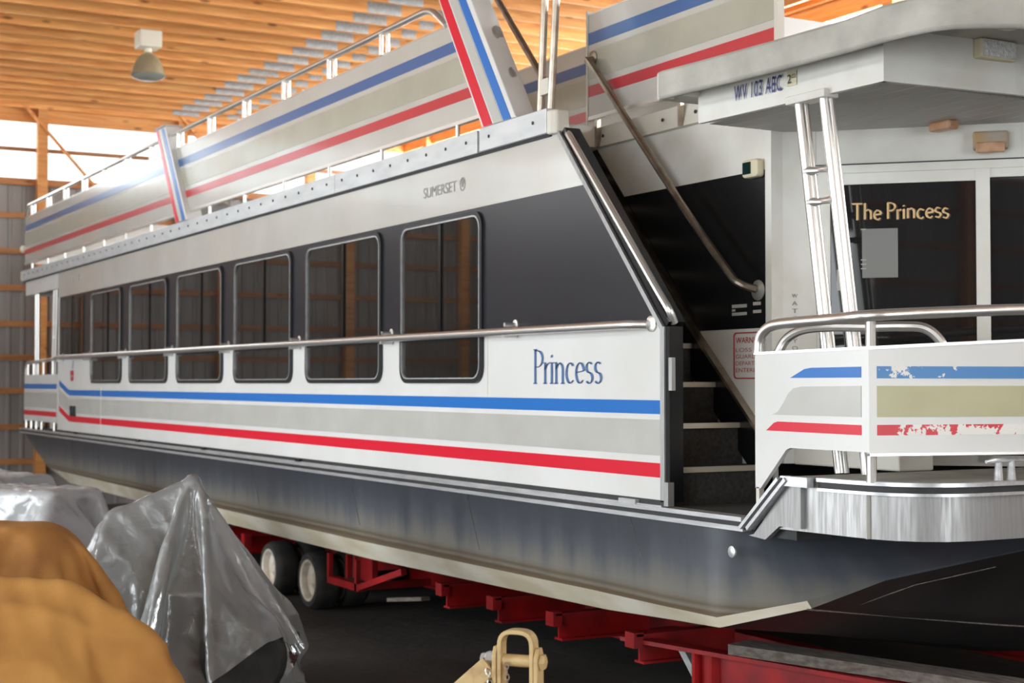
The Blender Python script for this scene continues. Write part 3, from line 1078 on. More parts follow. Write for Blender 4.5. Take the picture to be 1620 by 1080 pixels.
# stern and forward closing panels across the deck
sp = MB().box(-23.70, -23.67, .03, CW - .03, ZP['b'], ZP['t']).build('guard_panel', 'white', boat)
fp = MB().box(-8.13, -8.10, 1.22, CW, ZP['b'], ZP['t']).build('guard_panel', 'white', boat)
MB().box(-8.101, -8.098, 1.22, CW, ZP['rl'], ZP['rh']).build('stripe', 'red', fp)
MB().lathe((-23.76, .0, 4.14), (0, -1, 0), [(.02, -.03), (.055, -.015), (.06, .02), (.04, .05), (.0, .06)], 12).build('stern_light', 'lampwhite', boat, True)

# top rail and stanchions
for pts in ([(-23.62, .0, 4.62), (-23.50, .0, 4.775), (-16.35, .0, 4.785), (-15.9, 0, 4.785), (-9.75, .0, 4.795), (-9.50, .0, 4.62)],):
    tr = MB().tube(fillet(pts, .22, 6), .024, 12).build('top_rail', 'steel', boat, True)
stn = MB().tube([(0, 0, 0), (0, 0, .165)], .017, 10).mesh('stanchion', 'steel', True)
low = MB().tube([(0, 0, 0), (0, 0, .125)], .016, 8).mesh('stanchion', 'steel', True)
xs = -23.2
while xs < -9.7:
    inst('stanchion', stn, tr, (xs, -.008, 4.615))
    inst('stanchion', stn, tr, (xs + .035, .03, 4.615))
    inst('stanchion', low, boat, (xs - .02, .012, 3.775))
    xs += 1.05
inst('stanchion', low, boat, (-9.35, .012, 3.775))
for xs in np.arange(-22.6, -10, 1.7):
    MB().box(xs, xs + .03, .05, .08, 4.60, 4.66).build('rail_clip', 'lampwhite', tr)
MB().box(-23.6, -9.0, CW - .05, CW - .02, 4.76, 4.80).build('top_rail', 'steel', boat)


# slanted striped pylons rising from the roof edge
def pylon(xb0, xb1, xt0, xt1, zb, zt, edge_w):
    p = MB().prism_y([(xb0, zb), (xb1, zb), (xt1, zt), (xt0, zt)], -.06, edge_w).build('pylon', 'white', boat, bevel=.006)

    def pl(f0, f1):
        return [(xb0 + (xb1 - xb0) * f0, zb), (xb0 + (xb1 - xb0) * f1, zb), (xt0 + (xt1 - xt0) * f1, zt - .012), (xt0 + (xt1 - xt0) * f0, zt - .012)]
    for f0, f1, m in ((.07, .33, 'red'), (.38, .63, 'tan'), (.66, .88, 'blue')):
        MB().prism_y(pl(f0, f1), -.064, -.059).build('stripe', m, p)
    MB().box(xt0 - .01, xt1 + .01, -.07, edge_w + .01, zt, zt + .02).build('cap', 'alu', p)
    return p


py = pylon(-8.865, -8.405, -9.60, -9.19, 3.80, 4.93, .10)
for zc, yc, sz in ((4.45, .055, .045), (4.14, .05, .03), (4.78, .02, .03)):
    pts = []
    for k in range(9):
        a = 2 * math.pi * k / 9
        rr = sz * random.uniform(.6, 1.25)
        zz = zc + rr * math.sin(a) * 1.3
        pts.append((-8.405 + (zz - 3.8) / 1.13 * (-.785) + .002, min(max(yc + rr * math.cos(a), -.05), .095), zz))
    MB().add(pts, [list(range(9))]).build('worn_patch', 'gusset', py)
pylon(-15.76, -15.36, -16.52, -16.16, 3.80, 4.89, .12)
for yy in (CW - .12,):
    q = MB().prism_y([(-8.87, 3.8), (-8.37, 3.8), (-8.97, 4.93), (-9.56, 4.93)], yy, CW + .05).build('pylon', 'white', boat)
# awning poles and brace beside the stairwell
for x0, x1 in ((-8.335, -8.24), (-8.205, -8.09)):
    MB().tube([(x0, .08, 3.78), (x1, .08, 4.95)], .024, 10).build('awning_pole', 'steelwarm', boat, True)
MB().box(-8.31, -8.2, .06, .10, 3.93, 4.03).build('pole_clamp', 'cream', boat)
MB().tube([(-9.20, .13, 4.93), (-8.30, .09, 4.03)], .022, 10).build('awning_brace', 'steelwarm', boat, True)

# ---- stairwell
stair = empty('staircase', (-6.87, .4, 1.41), boat)
for k in range(10):
    xx, zz = -.235 * k, 1.63 + .2365 * k - 1.41
    MB().box(xx - .25, xx - .01, -.32, .345, zz - .03, zz).build('tread', 'stairgrey', stair)
    MB().box(xx - .035, xx, -.33, .345, zz - .026, zz + .004).build('nosing', 'nosing', stair)
    MB().box(xx - .03, xx - .02, -.32, .345, zz - .2365, zz - .026).build('riser', 'stairgrey', stair)
MB().prism_y([(.02, .04), (.02, .32), (-2.20, 2.42), (-2.20, 2.14)], .315, .35).build('stringer', 'black', stair)
MB().prism_y([(.035, .31), (.035, .335), (-2.10, 2.36), (-2.12, 2.335)], .30, .35).build('stringer_cap', 'steelwarm', stair)
MB().box(-6.85, -6.02, .05, .9, 1.40, 1.425).build('entry_floor', 'stairgrey', boat)
# inner wall beside the stairs: white, black band, white
iw = MB().prism_y([(-9.2, 1.42), (-6.86, 1.42), (-6.86, 3.70), (-9.2, 3.70)], .755, .80).build('stair_wall', 'trim_white', boat)
MB().prism_y([(-9.1, 2.42), (-6.905, 2.42), (-6.905, 3.335), (-9.1, 3.335)], .751, .756).build('dark_band', 'black', iw)
MB().prism_y([(-8.90, 3.76), (-8.90, 2.42), (-7.60, 2.42), (-7.60, 2.50), (-8.72, 3.70)], .748, .756).build('dark_band', 'black', iw)
mb = MB()
for xa, xb, za, zb_ in ((-7.22, -7.08, 2.545, 2.565), (-7.02, -6.95, 2.553, 2.573), (-7.22, -7.19, 2.525, 2.538), (-7.22, -7.08, 2.50, 2.518), (-7.02, -6.945, 2.508, 2.526)):
    mb.box(xa, xb, .748, .7505, za, zb_)
mb.build('sticker', 'fadegrey', iw)
wg = MB()
ring_y(wg, rrect(-7.21, -6.90, 2.125, 2.40, .025), rrect(-7.202, -6.908, 2.133, 2.392, .02), .750, .755)
ws = wg.build('warning_sign', 'warnred', iw)
for i, (t, z, h) in enumerate((('WARNING', 2.335, .036), ('LOSS OF', 2.285, .022), ('GUARDED', 2.245, .024), ('DEPARTING', 2.205, .024), ('ENTERING', 2.165, .024))):
    lettering(t, (-7.19, .752, z), (.26, 0, 0), (0, 0, h), 'warnred', iw, bold=.01 if i == 0 else 0)
# inner grab rail and the one on the sloping edge
ir = MB().tube(smooth_path([(-8.66, .70, 4.30), (-8.64, .64, 4.27), (-8.55, .64, 4.19), (-7.6, .64, 3.22), (-7.12, .64, 2.76), (-7.03, .66, 2.68), (-6.98, .74, 2.645)], 6), .024, 10).build('stair_rail', 'steelwarm', boat, True)
MB().lathe((-6.975, .756, 2.64), (0, -1, 0), [(.06, 0), (.06, .008), (.03, .016)], 18).build('bracket', 'steel', ir, True)
MB().lathe((-8.67, .698, 4.305), (0, -1, 0), [(.05, 0), (.05, .01), (.028, .02)], 16).build('bracket', 'steelwarm', ir, True)
MB().tube(fillet([(-7.95, .06, 3.60), (-7.90, .02, 3.635), (-6.90, .0, 2.60), (-6.815, .01, 2.50), (-6.825, .05, 2.43)], .07), .022, 10).build('edge_rail', 'steel', boat, True)
# round navigation light on the wall
nl = MB().prism_y(rrect(-7.06, -6.915, 3.295, 3.40, .025), .70, .757).build('navigation_light', 'beigeplastic', boat, bevel=.01)
MB().prism_y([(-7.045, 3.315), (-6.975, 3.315), (-6.975, 3.385), (-7.045, 3.385)], .694, .702).build('lens', 'darkgreen', nl)

# ---- forward bulkhead: a square post, then a face set at 45 degrees with the sliding door
MB().box(-6.90, -6.845, .745, .83, 1.64, 3.56).build('corner_post', 'trim_white', boat)
MB().prism_z([(-6.86, .83), (-6.845, .83), (-6.74, .985), (-6.74, 1.05), (-6.86, 1.05)], 1.64, 3.56).build('bulkhead', 'trim_white', boat)
BO = Vector((-6.745, .985, 0))
BU = Vector((math.sqrt(.5), math.sqrt(.5), 0))       # along the face
BN = Vector((math.sqrt(.5), -math.sqrt(.5), 0))      # outwards


def bface(name, u0, u1, z0, z1, d0, d1, m, parent, bevel=0.0):
    lo = [BO + BU * u + BN * d + Vector((0, 0, z0)) for u, d in ((u0, d0), (u1, d0), (u1, d1), (u0, d1))]
    hi = [p + Vector((0, 0, z1 - z0)) for p in lo]
    return MB().hexa(lo, hi).build(name, m, parent, bevel=bevel)


bk = bface('bulkhead', .0, 1.5, 3.34, 3.60, -.06, .0, 'trim_white', boat)
bface('bulkhead', .0, .05, 1.64, 3.34, -.06, .0, 'trim_white', boat)
bface('bulkhead', .0, .08, 1.64, 2.05, -.06, .002, 'trim_white', boat)
dr = empty('sliding_door', (0, 0, 0), boat)
bface('head_track', .0, 1.5, 3.30, 3.345, -.03, .025, 'trim_white', dr)
bface('head_track', .0, 1.5, 3.345, 3.352, .0, .03, 'frame', dr)
bface('door_frame', .02, .085, 1.66, 3.30, -.03, .02, 'trim_white', dr)
bface('door_frame', .02, .92, 3.235, 3.30, -.03, .012, 'trim_white', dr)
bface('door_frame', .885, .96, 1.66, 3.30, -.03, .02, 'trim_white', dr)
bface('door_frame', .96, 1.5, 3.25, 3.30, -.03, .012, 'trim_white', dr)
bface('door_frame', .02, 1.5, 1.64, 1.70, -.03, .02, 'trim_white', dr)
gl = bface('glass_pane', .07, .90, 1.69, 3.25, -.012, -.004, 'glassblack', dr)
bface('glass_pane', .95, 1.5, 1.69, 3.27, -.02, -.012, 'glassblack', dr)
pen('The Princess', BO + BU * .208 + BN * .0 + Vector((0, 0, 3.032)), BU * .535, Vector((0, 0, .092)), (.055, .016), (-.016, .05), 0, 'caption', dr, .0035, wob=.03)
pen('The Princess', BO + BU * .214 + BN * .0 + Vector((0, 0, 3.029)), BU * .535, Vector((0, 0, .092)), (.075, .022), (-.022, .07), 0, 'brownedge', dr, .0015, wob=.03)
bface('taped_paper', .262, .46, 2.70, 2.98, -.003, .0, 'paper', dr)
bface('paper_strip', .12, .155, 2.63, 2.75, -.003, .0, 'fadegrey', dr)
mb = MB()
for z in (2.975, 2.80, 2.775, 2.75):
    lo = [BO + BU * u + BN * .001 + Vector((0, 0, zz)) for u, zz in ((.255, z), (.285, z), (.285, z + .006), (.255, z + .006))]
    mb.add(lo, [(0, 1, 2, 3)])
mb.build('tape', 'fadegrey', dr)
bface('bulkhead', 1.5, 1.56, 1.64, 3.60, -.06, .02, 'trim_white', boat)
MB().box(-5.74, -5.66, 2.04, CW - 2.04, 1.64, 3.60).build('bulkhead', 'trim_white', boat)
MB().prism_z([(-5.68, CW - 2.05), (-6.745, CW - .985), (-6.86, CW - .78), (-6.92, CW - .78), (-6.80, CW - 1.0), (-5.74, CW - 2.05)], 1.64, 3.60).build('bulkhead', 'trim_white', boat)
# vertical sign on the narrow face, wall lamp on the bulkhead
for i, ch in enumerate('WATCH YOUR STEP'):
    if ch != ' ':
        zz = 2.59 - i * .043
        lettering(ch, (-6.815, .868, zz), (.018, .0266, 0), (0, 0, .024), 'signgrey', dr, lift=.003)
wl = bface('wall_lamp', .87, 1.06, 3.40, 3.50, 0, .07, 'dusty', boat, bevel=.012)
bface('lens', .885, 1.04, 3.378, 3.436, .06, .095, 'amber', wl, bevel=.008)
bface('notice', .02, .055, 2.18, 2.36, .0205, .0225, 'fadegrey', dr)

# forward roof overhang: soffit, fascia, down-turned grey lip
FX = -5.40
sof = empty('roof_overhang', (0, 0, 0), boat)
yy = .305
k = 0
while yy < CW - .4:
    MB().box(-6.84, FX - .06, yy, yy + .112, 3.55, 3.565).build('soffit_board', 'soffit', sof)
    yy += .12
MB().box(-6.84, FX - .06, .33, CW - .33, 3.562, 3.58).build('soffit_backing', 'rubber', sof)
fs_ = MB().prism_z([(-6.83, .22), (-5.43, .285), (-5.43, .315), (-6.83, .25)], 3.545, 3.84).build('fascia', 'trim_white', sof)
ff = MB().prism_z([(-5.43, .285), (-5.36, 1.1), (-5.33, CY), (-5.36, CW - 1.1), (-5.43, CW - .285), (-5.46, CW - .285), (-5.39, CW - 1.1), (-5.36, CY), (-5.39, 1.1), (-5.46, .285)], 3.545, 3.84).build('fascia', 'trim_white', sof)
LIP = [(-6.93, .06), (-6.6, .085), (-6.0, .125), (-5.5, .145), (-5.25, .145), (-5.10, .155), (-4.99, .18), (-4.92, .22), (-4.85, .31), (-4.79, .42), (-4.74, .56), (-4.69, .8), (-4.64, 1.3), (-4.62, CY)]
LIP = LIP + [(x_, CW - y_) for x_, y_ in LIP[-2::-1]]
nl_ = len(LIP)
lip = MB().ribbon(LIP, 3.675, lambda i: 3.835 + (.012 if 3 < i < nl_ - 4 else 0), -.05).build('roof_lip', 'grey_roof', sof, True, bevel=.018)
MB().prism_z([(p[0] - .02, min(max(p[1], .09), CW - .09)) for p in LIP] + [(-6.9, CW - .1), (-6.9, .1)], 3.80, 3.832).build('roof_deck', 'grey_roof', sof)
MB().box(-7.0, -6.82, .11, .80, 3.69, 3.82).build('roof_lip', 'cream', sof)
MB().prism_z([(-6.98, .04), (-6.90, .03), (-6.90, .12), (-6.98, .12)], 3.68, 3.84).build('roof_lip', 'cream', sof, bevel=.015)
lettering('WV 103 ABC', (-6.515, .231, 3.616), (.375, .0174, 0), (0.004, 0, .084), 'navy', sof, bold=.012, lift=.006, space=1.18)
st = MB().add([(-6.10, .2495, 3.628), (-6.03, .2527, 3.628), (-6.03, .2527, 3.705), (-6.10, .2495, 3.705)], [(0, 1, 2, 3)]).build('registration_sticker', 'beigeplastic', sof)
lettering('2', (-6.094, .2475, 3.642), (.026, .0012, 0), (0, 0, .046), 'machine', sof, bold=.01, lift=.003)
lettering('03', (-6.062, .249, 3.665), (.028, .0013, 0), (0, 0, .022), 'machine', sof, lift=.003)
MB().box(-6.10, -5.80, .235, .33, 3.53, 3.572).build('bracket', 'trim_white', sof, bevel=.004)
dl = MB().box(-5.385, -5.33, .83, 1.075, 3.70, 3.80).build('flood_light', 'beigeplastic', sof, bevel=.01)
MB().box(-5.332, -5.322, .842, 1.063, 3.71, 3.79).build('lens', 'lampglass', sof)
sl = MB().lathe((-5.05, .72, 3.80), (0, 0, -1), [(.075, 0), (.07, .02), (.03, .035)], 16).build('speaker', 'lampwhite', sof, True)
MB().box(-6.22, -6.06, 1.35, 1.43, 3.50, 3.55).build('marker_light', 'amber', sof, bevel=.012)

# ladder-like roof supports standing on the bow deck
sup = empty('roof_support', (-5.9, .33, 1.65), boat)
pa, pb = (-6.04, .28, 3.54), (-5.855, .285, 3.54)
qa, qb = (-5.84, .36, 1.65), (-5.69, .40, 1.65)


def rel(p, o=(-5.9, .33, 1.65)):
    return (p[0] - o[0], p[1] - o[1], p[2] - o[2])


for a, b in ((pa, qa), (pb, qb)):
    MB().tube([rel(a), rel(b)], .028, 12).build('leg', 'steel', sup, True)
    MB().tube([rel((a[0] + .022, a[1] + .022, a[2])), rel((b[0] + .022, b[1] + .022, b[2]))], .015, 10).build('leg', 'steel', sup, True)
for z in (3.18, 3.02):
    t = (3.54 - z) / 1.89
    a, b = lerp(pa, qa, t), lerp(pb, qb, t)
    MB().tube([rel(lerp(a, b, f)) for f in (0, .25, .5, .75, 1)], [.032, .019, .016, .019, .032], 10).build('rung', 'steel', sup, True)

# ---- bow deck, its skirt and rub rail
DK = [(-6.12, .0), (-5.9, .0), (-5.6, .025), (-5.40, .04), (-5.28, .055), (-5.17, .095), (-5.08, .17), (-5.02, .27), (-4.99, .40), (-4.985, .6), (-4.98, 1.2), (-4.97, CY)]
DK = DK + [(x_, CW - y_) for x_, y_ in DK[-2::-1]]
DKF = DK[2:-2]
MB().prism_z([(-5.82, .02)] + offset(DKF, -.02) + [(-5.82, CW - .02)], 1.60, 1.645).build('bow_deck', 'grey_roof', boat)
MB().box(-6.68, -5.84, .76, 1.0, 1.645, 2.02).build('deck_locker', 'cream', boat, bevel=.01)
MB().box(-5.30, -5.292, .035, .06, 1.385, 1.60).build('skirt_seam', 'soffit', boat)
sk = MB()
sk.ribbon([(-5.9, .0)] + DKF + [(-5.9, CW)], 1.385, 1.60, .02)
sk.build('deck_skirt', 'alu', boat, True)
MB().prism_y([(-6.10, 1.335), (-5.97, 1.325), (-5.86, 1.40), (-5.70, 1.40), (-5.70, 1.60), (-5.80, 1.60), (-6.06, 1.345)], -.012, .02).build('deck_skirt', 'alu', boat)
MB().ribbon(offset(DKF, .022), 1.588, 1.602, .03).build('rub_rail', 'alubright', boat, True)
MB().ribbon(offset(DKF, .016), 1.602, 1.632, .03).build('rail_insert', 'rubber', boat, True)
MB().ribbon(offset(DKF, .028), 1.632, 1.650, .06).build('rub_rail', 'alubright', boat, True)
for dx, m, w_ in ((-.03, 'alubright', .018), (.0, 'rubber', .016), (.025, 'alubright', .02)):
    MB().beam((-6.10 + dx, -.025, 1.372), (-5.80 + dx, -.025, 1.635), .05, w_, (0, 0, 1)).build('rub_rail', m, boat)
MB().box(-5.82, -5.62, -.04, .0, 1.602, 1.650).build('rub_rail', 'alubright', boat)
MB().prism_x([(.03, 1.335), (.25, 1.335), (.25, 1.40), (.03, 1.40)], -5.93, -5.78).build('deck_gusset', 'rubber', boat)
dn = MB().add([(-4.972, .86, 1.40), (-4.962, 1.0, 1.43), (-4.968, 1.05, 1.52), (-4.975, .95, 1.50)], [(0, 1, 2, 3)])
# cleat
cl = MB()
cl.tube([(-5.085, .58, 1.735), (-5.09, .64, 1.742), (-5.10, .72, 1.742), (-5.11, .80, 1.742), (-5.115, .86, 1.735)], [.008, .014, .016, .014, .008], 10)
cl.tube([(-5.10, .675, 1.645), (-5.10, .675, 1.74)], [.022, .015], 10)
cl.tube([(-5.105, .765, 1.645), (-5.105, .765, 1.74)], [.022, .015], 10)
cl.build('cleat', 'alubright', boat, True)

# bow railing panel
BP = [(-6.06, .0), (-5.235, .0), (-5.13, .39), (-5.03, .77), (-4.97, 1.2), (-4.95, 1.7), (-4.94, CY)]
BPF = BP[1:]
BPF = BPF + [(x_, CW - y_) for x_, y_ in BPF[-2::-1]]
nbp = len(BPF)
ztop = [2.262, 2.283, 2.302, 2.31, 2.315, 2.32]
ztop = ztop + ztop[-2::-1]
bl = MB().prism_y([(-6.06, 1.575), (-6.02, 1.575), (-5.82, 1.775), (-5.79, 1.785), (-5.235, 1.785), (-5.235, 2.262), (-6.06, 2.248)], .0, .025).build('bow_panel', 'white', boat)
bf = MB().ribbon(BPF, 1.778, lambda i: ztop[i], .025).build('bow_panel', 'white', boat)
stripe([(-5.785, 2.126), (-5.285, 2.126), (-5.285, 2.176), (-5.63, 2.174), (-5.68, 2.168)], 'blue', bl, .003)
stripe([(-5.925, 1.945), (-5.285, 1.945), (-5.285, 2.088), (-5.70, 2.084), (-5.76, 2.076), (-5.80, 2.05), (-5.84, 2.0), (-5.88, 1.96)], 'tan', bl, .003)
stripe([(-5.97, 1.866), (-5.285, 1.862), (-5.285, 1.908), (-5.88, 1.912), (-5.91, 1.905)], 'red', bl, .003)
for zl, zh, m in ((2.122, 2.178, 'bluechip'), (1.945, 2.088, 'olive'), (1.862, 1.910, 'redchip')):
    p_ = offset(BPF, .003)
    p_[0] = (-5.232, .012)
    MB().ribbon(p_, zl, zh, .003).build('stripe', m, bf)
MB().ribbon(offset(BPF, .006), lambda i: ztop[i] - .008, lambda i: ztop[i] + .006, .04).build('edge_trim', 'steel', bf)
MB().ribbon(offset(BPF, .006), 1.768, 1.780, .04).build('edge_trim', 'steel', bf)
MB().prism_y([(-6.065, 2.243), (-5.235, 2.256), (-5.235, 2.268), (-6.065, 2.256)], -.006, .03).build('edge_trim', 'steel', bl)
MB().box(-6.055, -6.03, .0, .03, 1.42, 1.58).build('panel_post', 'cream', boat)
for p_ in ((-5.235, .02), (-4.98, 1.3), (-4.955, 2.4), (-4.98, 3.6)):
    MB().tube([(p_[0] - .03, p_[1] + .02, 1.645), (p_[0] - .03, p_[1] + .02, 2.40)], .024, 10).build('rail_post', 'steel', boat, True)
r0 = [(-6.045, .012, 2.25), (-6.03, .012, 2.33), (-5.96, .012, 2.38), (-5.83, .012, 2.395), (-5.5, .012, 2.402), (-5.24, .03, 2.41), (-5.13, .40, 2.43), (-5.035, .77, 2.446), (-4.97, 1.2, 2.45), (-4.95, 1.8, 2.45), (-4.945, CY, 2.45)]
r0 = r0 + [(a, CW - b, c) for a, b, c in r0[-2::-1]]
MB().tube(smooth_path(r0, 5), .027, 12).build('bow_rail', 'steel', boat, True)
MB().tube(smooth_path([(-6.0, .10, 2.25), (-5.96, .12, 2.32), (-5.86, .14, 2.365), (-5.7, .18, 2.375), (-5.5, .26, 2.37), (-5.38, .34, 2.37), (-5.30, .41, 2.36), (-5.25, .46, 2.30), (-5.23, .48, 2.22)], 5), .024, 10).build('bow_rail', 'steel', boat, True)

# helm console seen through the glass door is left dark; stern porch rails and posts
pn = MB().box(-23.66, -21.5, .0, .03, 1.545, 2.225).build('porch_panel', 'white', boat)
for zl, zh, m in ((1.63, 1.70, 'red'), (1.75, 1.97, 'tan'), (2.02, 2.09, 'blue')):
    MB().box(-23.66, -21.5, -.003, .001, zl, zh).build('stripe', m, pn)
pr_ = MB().tube(fillet([(-23.6, .015, 2.23), (-23.58, .015, 2.40), (-21.5, .015, 2.44)], .08), .025, 10).build('porch_rail', 'steel', boat, True)
for xs in (-23.45, -23.05, -22.4, -21.8):
    MB().tube([(xs, .015, 2.22), (xs, .015, 2.42)], .02, 8).build('stanchion', 'steel', pr_, True)
for xs in (-23.55, -23.2, -22.85, -22.5, -21.7):
    MB().tube([(xs, .015, 1.43), (xs, .015, 1.55)], .022, 8).build('stanchion', 'steel', boat, True)
for xb, xt in ((-23.30, -23.15), (-22.25, -21.95)):
    mb = MB()
    for d in (0, .16):
        mb.tube([(xb + d, .1, 1.45), (xt + d, .06, 3.44)], .024, 8)
    for z in (2.75, 2.95):
        t = (z - 1.45) / 2
        xm = xb + (xt - xb) * t
        mb.tube([(xm, .085, z), (xm + .16, .085, z)], .02, 8)
    mb.build('porch_post', 'steel', boat, True)
cl2 = MB()
for xs in (-23.4, -22.9, -22.6):
    cl2.tube([(xs - .1, .1, 1.53), (xs + .1, .1, 1.53)], .015, 8)
    cl2.tube([(xs, .1, 1.45), (xs, .1, 1.53)], .02, 8)
cl2.build('cleat', 'rubber', boat)

# small seat on the upper deck, standing behind the rail
seat = empty('deck_seat', (-17.3, .55, 3.70))
tag(seat, 'small grey rounded seat back showing above the upper deck rail', 'seat')
MB().prism_x([(.0, .0), (.45, .0), (.45, .5), (.10, .5), (.04, 1.08), (-.06, 1.08), (-.03, .5)], -.24, .24).build('shell', 'signgrey', seat, bevel=.04)
MB().box(-.2, .2, .05, .4, .5, .55).build('cushion', 'fadegrey', seat, bevel=.02)

# ------------------------------------------------------------------ trailer
tl_ = empty('boat_trailer', (-10, CY, 0))
tag(tl_, 'red steel boat trailer with cream dual wheels under the hull', 'trailer')


def tb(mb, name, m, smooth=False, bevel=0.0):
    o = mb.build(name, m, tl_, smooth, bevel)
    o.location = (10, -CY, 0)
    return o


for yb in (1.5, CW - 1.5):
    mb = MB()
    mb.box(-16.5, -7.0, yb - .06, yb + .06, .20, .22)
    mb.box(-16.5, -7.0, yb - .012, yb + .012, .22, .43)
    mb.box(-16.5, -7.0, yb - .06, yb + .06, .43, .45)
    tb(mb, 'main_beam', 'redsteel')
    tb(MB().box(-16.5, -8.3, yb - .12, yb + .12, .452, .51), 'bunk', 'bunk')
for xb in (-16.2, -15.1, -10.42, -9.6, -8.76, -7.80):
    ze = .565 if xb > -12.5 else .52
    for sd in (0, 1):
        def yr(a, b):
            return (CW - b, CW - a) if sd else (a, b)
        mb = MB()
        mb.box(xb - .05, xb + .05, *yr(.42, 1.0), ze - .015, ze)
        mb.box(xb - .008, xb + .008, *yr(.47, 1.2), ze - .17, ze - .015)
        mb.box(xb - .05, xb + .05, *yr(.47, 1.45), ze - .185, ze - .17)
        mb.box(xb - .05, xb + .05, *yr(.40, .47), ze - .085, ze + .01)
        tb(mb, 'cross_member', 'redsteel')
for s in (0, 1):
    def q(y):
        return CW - y if s else y
    mb = MB()
    mb.beam((-7.95, q(.48), .515), (-4.6, q(1.22), .515), .12, .025)
    mb.beam((-7.42, q(.60), .23), (-4.6, q(1.22), .23), .12, .025)
    mb.beam((-7.42, q(.60), .37), (-4.6, q(1.22), .37), .02, .27)
    for xx in (-7.35, -7.22):
        t = (xx + 7.95) / 3.35
        mb.box(xx - .012, xx + .012, q(.47 + .74 * t) - .05, q(.47 + .74 * t) + .05, .23, .515)
    tb(mb, 'tongue_beam', 'redsteel')
    tb(MB().beam((-7.1, q(.70), .565), (-4.4, q(1.50), .565), .22, .06), 'bunk', 'bunk')
    tb(MB().beam((-7.55, q(.62), .50), (-7.1, q(.62), .05), .04, .05), 'jack_leg', 'gusset')
# step frame ahead of the wheels
mb = MB()
mb.box(-12.40, -11.72, .30, .37, .36, .42)
mb.box(-12.40, -12.36, .30, .34, .42, .62)
mb.box(-12.22, -12.18, .40, .44, .42, .62)
mb.box(-11.80, -11.76, .30, .34, .36, .62)
mb.box(-11.80, -11.76, .30, 1.0, .36, .42)
mb.box(-11.74, -11.70, .42, .46, .40, .62)
mb.beam((-11.74, .32, .39), (-11.0, .38, .60), .05, .05)
tb(mb, 'step_frame', 'redsteel')
tb(MB().box(-12.3, -11.9, .5, .56, .40, .60), 'mud_plate', 'redsteel')
tb(MB().beam((-11.5, .5, .31), (-10.95, .55, .38), .08, .03), 'light_bracket', 'bunk')
# wheels: tyre and rim
TYR = [(.18, .012), (.20, -.010), (.24, -.012), (.262, .02), (.268, .05), (.268, .17), (.262, .20), (.24, .222), (.19, .222)]
RIM = [(.03, .03), (.045, .03), (.06, .05), (.075, .055), (.11, .07), (.152, .05), (.160, .015), (.172, -.006), (.192, -.014), (.196, .004), (.18, .03), (.17, .2)]
tme = MB().lathe((0, 0, 0), (0, 1, 0), TYR, 32, cap=False).mesh('tyre', 'tyre', True)
rme = MB().lathe((0, 0, 0), (0, 1, 0), RIM, 32).mesh('rim', 'rim', True)
for xw in (-14.32, -13.28):
    for s in (0, 1):
        for d in (0, .30):
            yw = .48 + d
            wh = empty('wheel', (xw + 10, (CW - yw if s else yw) - CY, .268), tl_)
            wh.rotation_euler = (0, 0, R(180) if s else 0)
            inst('tyre', tme, wh)
            inst('rim', rme, wh)
    tb(MB().tube([(xw, .6, .268), (xw, CW - .6, .268)], .05, 10), 'axle', 'rubber')
for xw in (-14.95,):
    tb(MB().box(xw - .05, xw + .05, .42, .5, .28, .56), 'wheel_stop', 'redsteel')


# ------------------------------------------------------------------ draped covers (small position based cloth)
def sd_sphere(p, c, r):
    d = p - np.array(c)
    l = np.linalg.norm(d, axis=1) + 1e-9
    return l - r, d / l[:, None]


def sd_caps(p, a, b, r):
    a, b = np.array(a, float), np.array(b, float)
    ab = b - a
    t = np.clip(((p - a) @ ab) / (ab @ ab), 0, 1)
    d = p - (a + t[:, None] * ab)
    l = np.linalg.norm(d, axis=1) + 1e-9
    return l - r, d / l[:, None]


def sd_box(p, c, h, rz, r=.03):
    c, h = np.array(c, float), np.array(h, float)
    co, si = math.cos(rz), math.sin(rz)
    Q = np.array([[co, si, 0], [-si, co, 0], [0, 0, 1]])
    l = (p - c) @ Q.T
    q = np.clip(l, -h, h)
    d = l - q
    ln = np.linalg.norm(d, axis=1)
    inside = ln < 1e-9
    n = d / np.maximum(ln, 1e-9)[:, None]
    dist = ln - r
    if inside.any():
        pen_ = h - np.abs(l[inside])
        ax = pen_.argmin(1)
        nn = np.zeros((inside.sum(), 3))
        nn[np.arange(len(ax)), ax] = np.sign(l[inside][np.arange(len(ax)), ax] + 1e-9)
        n[inside] = nn
        dist[inside] = -pen_.min(1) - r
    return dist, n @ Q


